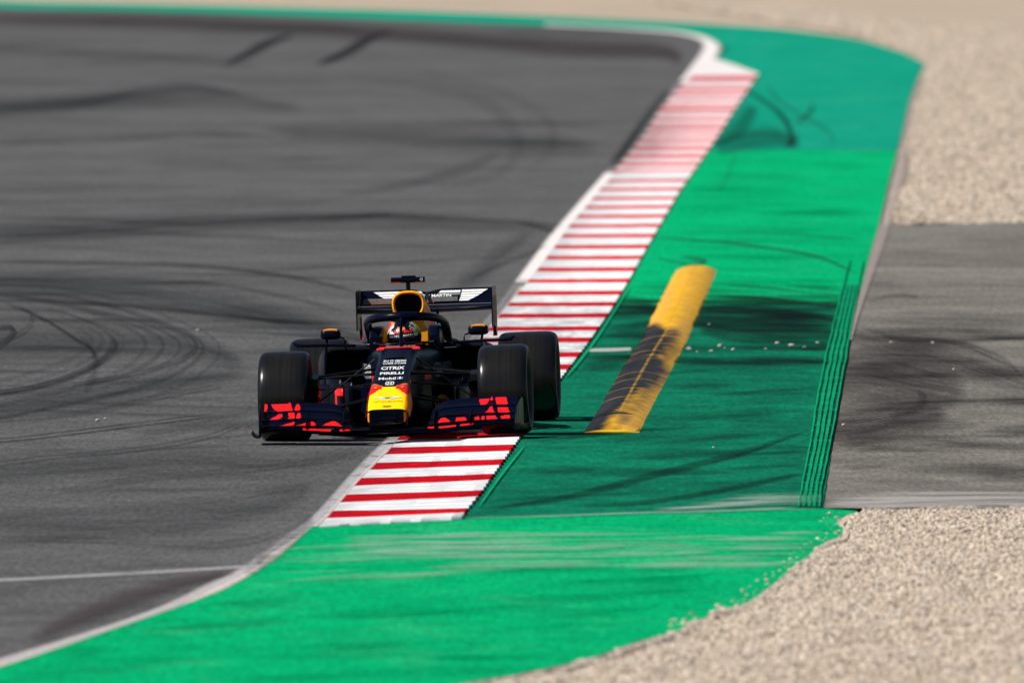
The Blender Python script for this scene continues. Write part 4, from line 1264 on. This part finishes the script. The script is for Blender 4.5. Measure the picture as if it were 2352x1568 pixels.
# ---- sidepods -------------------------------------------------------------------------------
def pod_ring(t_):
    L, xi, xo, zb, zt, ex = t_
    cx, w, cz, h = (xi + xo) / 2, (xo - xi) / 2, (zb + zt) / 2, (zt - zb) / 2
    return rrect(w, h, cx, L, cz, 32, ex)
PODS = [(1.48, .20, .615, .31, .640, 6), (1.55, .19, .640, .29, .655, 5), (1.8, .12, .68, .20, .645, 4), (2.2, .08, .66, .10, .60, 3.6), (2.7, .05, .54, .09, .50, 3.4), (3.2, .03, .36, .09, .40, 3), (3.6, .02, .24, .1, .33, 3)]
for sx in (-1, 1):
    rings = [[(sx * p[0], p[1], p[2]) for p in pod_ring(q)] for q in PODS]
    o = MB().loft(rings, False, True).build('sidepod', M['navy'], car, smooth=True)
    inner = [[(sx * p[0], p[1], p[2]) for p in pod_ring(q)] for q in ((1.48, .20, .615, .31, .640, 6), (1.478, .215, .60, .33, .622, 6), (1.70, .26, .55, .36, .56, 6))]
    MB().loft(inner, False, True).build('radiator_duct', M['black'], o, smooth=True)
    text_mesh('futurocoin' , 'lettering', lambda a, b, sx=sx: Vector((sx * .43 + a, 1.63 + b, .657 - .01 * abs((sx * .43 + a) / .65) + .012 * 0)), .34, .18, M['white_print'], o, .02)
    # deflector arch outside the pod: blade, upright, bracket
    MB().tube([(sx * .36, 1.22, .655), (sx * .55, 1.2, .662), (sx * .72, 1.18, .665), (sx * .79, 1.18, .668), (sx * .82, 1.19, .69)], [.012, .013, .013, .016, .010], 10, .9).build('deflector_blade', M['navy'], car, smooth=True)
    MB().loft([[(sx * (.585 + .01 * math.sin(z * 6) + dx), 1.18 + dy, z) for dx, dy in ((-.007, -.01), (.007, -.01), (.012, .16), (-.002, .16))] for z in (.10, .25, .40, .55, .66)]).build('deflector_upright', M['navy'], car, smooth=True)

# ---- mirrors --------------------------------------------------------------------------------
for sx in (-1, 1):
    cx, cz = sx * .548, .740
    rings = []
    for y, k in ((1.22, .5), (1.228, .78), (1.245, .94), (1.28, 1.0), (1.36, .98)):
        rings.append(rrect(.075 * k, .037 * k, cx, y, cz, 32, 4))
    o = MB().loft(rings).build('mirror', M['navy'], car, smooth=True)
    cap = [[(cx + sx * 0 + .052 * q, y, cz + .030 + .0075 * (1 - q * q) * k) for q in lin(-1, 1, 13)] for y, k in ((1.232, .2), (1.26, .9), (1.31, 1.0), (1.35, .9))]
    oo = MB().sheet(cap).build('mirror_cap', M['orange'], o)
    sol = oo.modifiers.new('thickness', 'SOLIDIFY'); sol.thickness = .012; sol.offset = 0
    MB().sheet([[(cx + .065 * q, 1.3615, cz + .028 * w) for q in (-1, 0, 1)] for w in (-1, 0, 1)]).build('mirror_glass', simple('mirror_glass_m' + str(sx), (.5, .5, .52), .08, .5, 1.0), o)
    MB().tube([(cx + sx * .03, 1.28, cz - .03), (cx + sx * .028, 1.26, .69), (cx + sx * .02, 1.22, .655)], .010, 8, .8).build('mirror_stalk', M['navy'], o)
    MB().tube([(cx - sx * .07, 1.28, cz - .022), (cx - sx * .098, 1.27, cz - .03), (cx - sx * .105, 1.26, cz - .05), (cx - sx * .105, 1.26, .64), (cx - sx * .13, 1.28, .62), (cx - sx * .26, 1.32, .615)], .006, 8).build('mirror_bracket', M['navy'], o, smooth=True)

# ---- halo, headrest, cockpit ------------------------------------------------------------------
path = [(.285, 1.90, .675), (.288, 1.75, .725), (.286, 1.58, .783), (.274, 1.40, .818), (.24, 1.22, .842), (.175, 1.09, .856), (.095, 1.02, .863), (0, .995, .866)]
full = smooth_pts(path + [(-x, y, z) for x, y, z in path[::-1][1:]], 5)
halo = MB().tube(full, [.031 + .006 * max(0, 1 - abs(p[0]) / .28) for p in full], 14, .95).build('halo', M['navy'], car, smooth=True)
mb = MB()
mb.loft([[(-w, y - .012, z), (0, y - .03, z), (w, y - .012, z), (w, y + .03, z), (-w, y + .03, z)] for y, z, w in ((.74, .655, .011), (.80, .70, .010), (.88, .77, .010), (.95, .825, .013), (.985, .85, .022), (1.0, .872, .034))])
mb.build('halo_strut', M['navy'], halo, smooth=True)
for sx in (-1, 1):
    MB().tube([(sx * .012, .965, .805), (sx * .03, .985, .835), (sx * .075, 1.005, .852)], [.012, .018, .024], 8).build('halo_web', M['navy'], halo, smooth=True)
    # cockpit side / headrest block
    rings = [[(sx * x_, y, z) for x_, y, z in [(p[0], y_, p[2]) for p in rrect(w_, h_, cx_, y_, cz_, 24, 4)]] for y_, w_, h_, cx_, cz_ in ((1.30, .040, .06, .222, .655), (1.36, .050, .105, .216, .665), (1.5, .054, .118, .212, .668), (1.72, .058, .115, .21, .668), (1.95, .05, .09, .20, .655))]
    MB().loft(rings).build('headrest', M['navy'], car, smooth=True)
    MB().tube([(sx * .295, 1.85, .66), (sx * .33, 1.95, .64), (sx * .38, 2.1, .60)], [.02, .03, .02], 8).build('halo_foot', M['navy'], halo, smooth=True)
# cockpit opening rim
rim_pts = [(0, .80, .662), (.12, .83, .665), (.19, .95, .668), (.215, 1.15, .67), (.215, 1.35, .672)]
MB().tube(smooth_pts([(-x, y, z) for x, y, z in rim_pts[::-1]] + rim_pts[1:], 4), .011, 8).build('cockpit_rim', M['carbon'], car, smooth=True)
MB().sheet([[(x, y, .668 - .0008 * i) for x in lin(-.19, .19, 5)] for i, y in enumerate((.90, 1.1, 1.3, 1.5))]).build('cockpit_opening', M['black'], car)
# steering wheel
MB().loft([rrect(.13, .06, 0, 1.02, .60, 24, 4), rrect(.13, .06, 0, 1.045, .60, 24, 4)]).build('steering_wheel', M['carbon'], car)

# ---- air intake, camera, engine cover ---------------------------------------------------------
def hoop(w, h, cz, y, n=44):
    out = []
    for k in range(n):
        a = 2 * math.pi * k / n
        c, s = math.cos(a), math.sin(a)
        ww = w * (1 if s > 0 else 1 - .22 * abs(s) ** 2)
        hh = h if s > 0 else h * 1.35
        out.append((ww * math.copysign(abs(c) ** (2 / 2.5), c), y, cz + hh * math.copysign(abs(s) ** (2 / 2.5), s)))
    return out
air = MB().loft([hoop(.122, .094, .938, 1.95), hoop(.124, .096, .938, 1.89), hoop(.120, .092, .938, 1.862), hoop(.112, .084, .938, 1.852), hoop(.104, .077, .937, 1.860), hoop(.100, .073, .936, 1.90)], False, False).build('air_intake', M['orange'], car, smooth=True, angle=80)
MB().loft([hoop(.1005, .0735, .936, 1.885), hoop(.09, .062, .93, 2.0)], False, True).build('intake_duct', M['black'], air)
EC = [(1.90, [(0, 1.031), (.06, 1.026), (.105, .995), (.121, .945), (.112, .88), (.105, .82), (.125, .75), (.17, .69), (.22, .64), (.24, .55)]),
      (2.3, [(0, 1.0), (.05, .995), (.09, .96), (.125, .90), (.155, .83), (.18, .76), (.2, .69), (.27, .62), (.36, .56), (.38, .48)]),
      (2.8, [(0, .91), (.03, .905), (.05, .86), (.07, .78), (.1, .7), (.14, .63), (.2, .56), (.27, .5), (.33, .43), (.35, .36)]),
      (3.4, [(0, .80), (.008, .795), (.02, .70), (.035, .6), (.06, .53), (.1, .46), (.14, .4), (.18, .35), (.2, .3), (.2, .25)]),
      (3.95, [(0, .70), (.005, .695), (.01, .6), (.02, .52), (.035, .46), (.06, .41), (.09, .36), (.11, .32), (.12, .28), (.12, .24)])]
rings = []
for L in lin(1.90, 3.95, 50):
    pts = []
    for k in range(10):
        pts.append((interp(L, [(a, b[k][0]) for a, b in EC]), L, interp(L, [(a, b[k][1]) for a, b in EC])))
    pts = smooth_pts(pts, 4)
    rings.append(pts + [(-x, y, z) for x, y, z in pts[::-1][:-1]])
cover = MB().loft(rings, False, True, True).build('engine_cover', M['livery'], car, smooth=True)
def cov_col(c, n):
    if c.z < .60: return NAVY
    if c.y < 2.03 + .06 * noise.noise(Vector((c.z * 14, c.x * 9, 0))): return ORANGE
    if c.y < 2.75:
        return ORANGE if noise.noise(Vector((c.z * 22, c.y * 4, 2))) > .28 else RED
    return NAVY
paint(cover, cov_col)
MB().sheet([[(lerp(-w, w, q), 1.897, z) for q in lin(0, 1, 5)] for z, w in ((.56, .235), (.64, .21), (.69, .165), (.75, .12), (.82, .10))]).build('roll_hoop_panel', M['orange'], cover)
MB().plate([(.0, 2.0, 1.03), (.0, 2.02, 1.06), (.0, 2.06, 1.065), (.0, 2.12, 1.02)], (.008, 0, 0)).build('antenna', M['grey_metal'], cover)
# camera bar
cpod = MB().tube([(0, 1.93, 1.02), (0, 1.93, 1.10)], .017, 12, 1.6, Vector((0, 1, 0))).build('camera_mount', M['navy'], car, smooth=True)
o = MB().loft([rrect(.016, .019, x, 0, 0, 8, 3) and [(x, 1.94 + .055 * math.cos(a), 1.112 + .0215 * math.copysign(abs(math.sin(a)) ** .6, math.sin(a))) for a in lin(0, 2 * math.pi * 15 / 16, 16)] for x in (-.126, -.124, -.06, 0, .06, .124, .126)]).build('camera_pod', M['livery'], cpod, smooth=True)
paint(o, lambda c, n: (Vector((.45, .06, .006)) if (c.z < 1.103 and abs(c.x) > .03 and c.y < 1.95) else NAVY))
MB().box((.005, 1.94, 1.138), (.105, .07, .012)).build('camera_top', M['navy'], cpod)
lens = MB().lathe_x([(0, .0105), (.006, .0105), (.006, .0075), (.001, .007)], 16).build('camera_lens', M['white_print'], cpod)
lens.rotation_euler = (0, 0, R(-90)); lens.location = (.102, 1.886, 1.116)

# ---- rear wing ------------------------------------------------------------------------------
def rw_z(x): return 0
FLY0, FLY1, FLZ0, FLZ1 = 4.06, 4.20, .880, .992
def flap_top(x):
    return FLZ1 - .022 * math.exp(-((x - .0) / .07) ** 2)
rwing = MB().loft([aero_ring(x, 3.86, .845 + .012 * (abs(x) / .5) ** 2, 4.10, .872, .016, 8, .10) for x in lin(-.502, .502, 40)]).build('rear_wing', M['navy'], car, smooth=True)
rwing['label'] = 'rear wing main plane'
fl = MB().loft([aero_ring(x, FLY0, FLZ0, FLY1, flap_top(x), .006, 10, .10) for x in lin(-.502, .502, 60)]).build('flap', M['navy'], rwing, smooth=True)
def on_flap(a, z, k=.012):
    t = (z - FLZ0) / (FLZ1 - FLZ0)
    y = FLY0 + (FLY1 - FLY0) * t
    cm = .10 * math.hypot(FLY1 - FLY0, FLZ1 - FLZ0) * 4 * t * (1 - t)
    return Vector((a, y + cm * .55 - .006 - k * .7, z - cm * .55 + k * .55))
# winged emblem: feathers
MB_ = []
for sx in (-1, 1):
    cx = .03
    for i in range(5):
        z1 = .978 - i * .0165
        x_out = .43 - i * .030
        x_in = .235 - .004 * i
        MB().sheet([[on_flap(cx + sx * lerp(x_in, x_out, t), z1) for t in lin(0, 1, 8)], [on_flap(cx + sx * lerp(x_in, x_out - .026, t), z1 - .013) for t in lin(0, 1, 8)]]).build('wing_emblem', M['white_print'], fl)
    for i in range(2):
        z1 = .976 - i * .016
        MB().sheet([[on_flap(cx + sx * lerp(.075 - .02 * i, .225, t), z1) for t in lin(0, 1, 8)], [on_flap(cx + sx * lerp(.06 - .02 * i, .222, t), z1 - .013) for t in lin(0, 1, 8)]]).build('wing_emblem', M['white_print'] if i == 0 else M['grey_print'], fl)
text_mesh('ASTON MARTIN', 'lettering', lambda a, b: on_flap(.035 + a, .945 + b, .013), .30, .019, M['white_print'], fl, .015)
MB().sheet([[on_flap(x, z, .016) for x in lin(-.475, .235, 20)] for z in (.896, .915, .934)]).build('grey_strip', simple('flap_grey', (.085, .082, .08), .5, .4, 0, .35, 50), fl)  # mottled grey strip along the lower part of the flap
MB().sheet([[on_flap(x, z, .0165) for x in lin(-.475, .06, 12)] for z in (.884, .8945)]).build('orange_strip', simple('dull_orange', (.25, .045, .006), .5), fl)
MB().tube([(0.0, FLY1 - .02, .958), (0, 4.0, .93), (0, 3.95, .90)], .012, 8).build('flap_actuator', M['carbon'], rwing)
for sx in (-1, 1):
    ep = [(3.78, .70), (3.80, .985), (3.84, 1.0), (4.26, 1.002), (4.30, .99), (4.32, .80), (4.30, .63), (4.22, .625), (4.12, .70), (3.95, .72)]
    o = MB().plate([(sx * (.509), y, z) for y, z in ep], (.010, 0, 0)).build('endplate', M['navy'], rwing)
    # outer skin with red lower half
    skin = [[(sx * .5165, y, z) for y in lin(3.86, 4.29, 4)] for z in lin(.72, .93, 6)]
    MB().sheet(skin).build('endplate_skin', simple('endplate_red' + str(sx), (.30, .035, .02), .5, .4, 0, .2), rwing)
    MB().plate([(sx * .492, 4.16, .625), (sx * .50, 4.16, .80), (sx * .511, 4.31, .80), (sx * .511, 4.31, .625)], (.006, 0, 0)).build('endplate_strake', M['red_print'], rwing)
    MB().tube([(sx * .09, 3.75, .40), (sx * .09, 3.85, .65), (sx * .09, 3.95, .85)], .016, 8, .5).build('wing_pillar', M['carbon'], rwing)
text_mesh('CITRIX', 'lettering', lambda a, b: Vector((.5185, 4.08 + b, .83 - a)), .16, .22, M['grey_print'], rwing, .02)
MB().loft([rrect(.07, .06, 0, 3.9, .33, 16), rrect(.05, .05, 0, 4.45, .36, 16)]).build('crash_structure', M['carbon'], car, smooth=True)
MB().box((0, 4.46, .36), (.09, .02, .09)).build('rain_light', M['red_print'], car)

# ------------------------------------------------------------------ driver
person = empty('person', car.location)
person.rotation_euler = car.rotation_euler
tag(person, 'seated driver in navy helmet with red, white and yellow markings, behind the halo', 'person')
sk = bpy.data.meshes.new('body')
sv, se, sr = [], [], []
def addv(p, r, prev=None):
    sv.append(p); sr.append(r)
    if prev is not None: se.append((prev, len(sv) - 1))
    return len(sv) - 1
pel = addv((0, 1.72, .20), .14)
ab = addv((0, 1.64, .33), .135, pel)
ch = addv((0, 1.56, .47), .15, ab)
nk = addv((0, 1.47, .575), .065, ch)
addv((0, 1.44, .63), .06, nk)
for sx in (-1, 1):
    sh = addv((sx * .17, 1.52, .515), .068, ch)
    el = addv((sx * .20, 1.30, .455), .047, sh)
    wr = addv((sx * .145, 1.10, .555), .032, el)
    pm = addv((sx * .135, 1.055, .585), .034, wr)
    for i, (dx, dz, ln) in enumerate(((.012, .028, .9), (.012, .010, 1.0), (.012, -.008, .95), (.010, -.025, .8))):
        f1 = addv((sx * (.135 + dx), 1.02, .585 + dz), .0105, pm)
        f2 = addv((sx * (.135 - .005), 1.0 - .004, .585 + dz), .0095, f1)
        addv((sx * (.135 - .028 * ln), 1.012, .585 + dz), .0085, f2)
    t1 = addv((sx * .105, 1.05, .612), .0115, pm)
    addv((sx * .098, 1.02, .622), .010, t1)
    hp = addv((sx * .10, 1.62, .19), .095, pel)
    kn = addv((sx * .11, 1.15, .37), .065, hp)
    an = addv((sx * .09, .72, .28), .045, kn)
    addv((sx * .09, .66, .40), .035, an)
sk.from_pydata(sv, se, [])
body = link('body', sk, None, person)
md = body.modifiers.new('skin', 'SKIN')
for i, r in enumerate(sr): sk.skin_vertices[0].data[i].radius = (r, r)
sk.skin_vertices[0].data[0].use_root = True
body.modifiers.new('sub', 'SUBSURF').levels = 1
sk.materials.append(simple('race_suit', (.008, .010, .03), .8, .3))
# helmet
HC = Vector((-.008, 1.40, .705))
hv = []
nu_, nv_ = 56, 34
grid = []
for j in range(nv_ + 1):
    ph = math.pi * j / nv_
    row = []
    for i in range(nu_):
        th = 2 * math.pi * i / nu_
        x, y, z = math.sin(ph) * math.sin(th), -math.sin(ph) * math.cos(th), math.cos(ph)
        sx_, sy_, sz_ = .128, .148, .122 if z > 0 else .135
        if z < -.25 and y < 0: sy_ *= 1 - .12 * (-z - .25)
        if z < -.5: sx_ *= .95
        row.append(HC + Vector((x * sx_, y * sy_, z * sz_)))
    grid.append(row)
helmet = MB().loft(grid, False, False).build('helmet', M['livery_gloss'], person, smooth=True)
def hel_col(c, n):
    d = c - HC
    x, y, z = d.x / .128, d.y / .148, d.z / .125
    if y < .25 and -.52 < z < -.02 and abs(x) < .93: return Vector((.004, .006, .012))    # visor opening
    if z > -.02 and z < .16 and y < 0: return NAVY * .5
    if x < -.55 and z > .2: return Vector((.6, .6, .6)) if noise.noise(Vector((x * 4, y * 4, z * 3))) > -.15 else NAVY
    if .35 < x < .62 and z > .35 and y < .2: return Vector((.35, .35, .36)) if noise.noise(Vector((x * 9, z * 9, 0))) > -.1 else NAVY
    if x > .62 and z > .18: return Vector((.55, .50, .01))
    if x < -.86: return ORANGE
    if -.35 < x < .05 and .36 < z < .62 and y < 0: return Vector((.9, .25, .05))
    return NAVY
paint(helmet, hel_col)
def on_helm(a, b, k=.003):
    x = a; z = b
    zz = max(-1, min(1, (z - HC.z) / (.122 if z > HC.z else .135)))
    cx = math.sqrt(max(.05, 1 - zz * zz))
    xx = max(-.98, min(.98, (x - HC.x) / .128 / cx))
    y = HC.y - .148 * cx * math.sqrt(1 - xx * xx) - k
    return Vector((x, y, z))
text_mesh('ASTON MARTIN', 'lettering', lambda a, b: on_helm(-.008 + a, .716 + b + .10 * a), .165, .016, M['white_print'], helmet, .008)
text_mesh('Red Bull', 'lettering', lambda a, b: on_helm(-.010 + a, .748 + b + .08 * a), .13, .026, M['red_print'], helmet, .025)
for a0 in (-.098, .083):
    MB().sheet([[on_helm(a0 - .013 + .026 * q, .716 + .10 * a0 - .011 + .022 * w, .0035) for q in lin(0, 1, 4)] for w in (0, 1)]).build('badge', M['white_print'], helmet)
visor = []
for j in range(9):
    z = HC.z - .004 - .062 * j / 8
    visor.append([on_helm(HC.x + .122 * math.sin(q) * math.sqrt(max(0, 1 - ((z - HC.z) / .135) ** 2)), z, .004) for q in lin(-1.25, 1.25, 24)])
MB().sheet(visor).build('visor', simple('visor_tint', (.012, .016, .03), .06, .6), helmet, smooth=True)
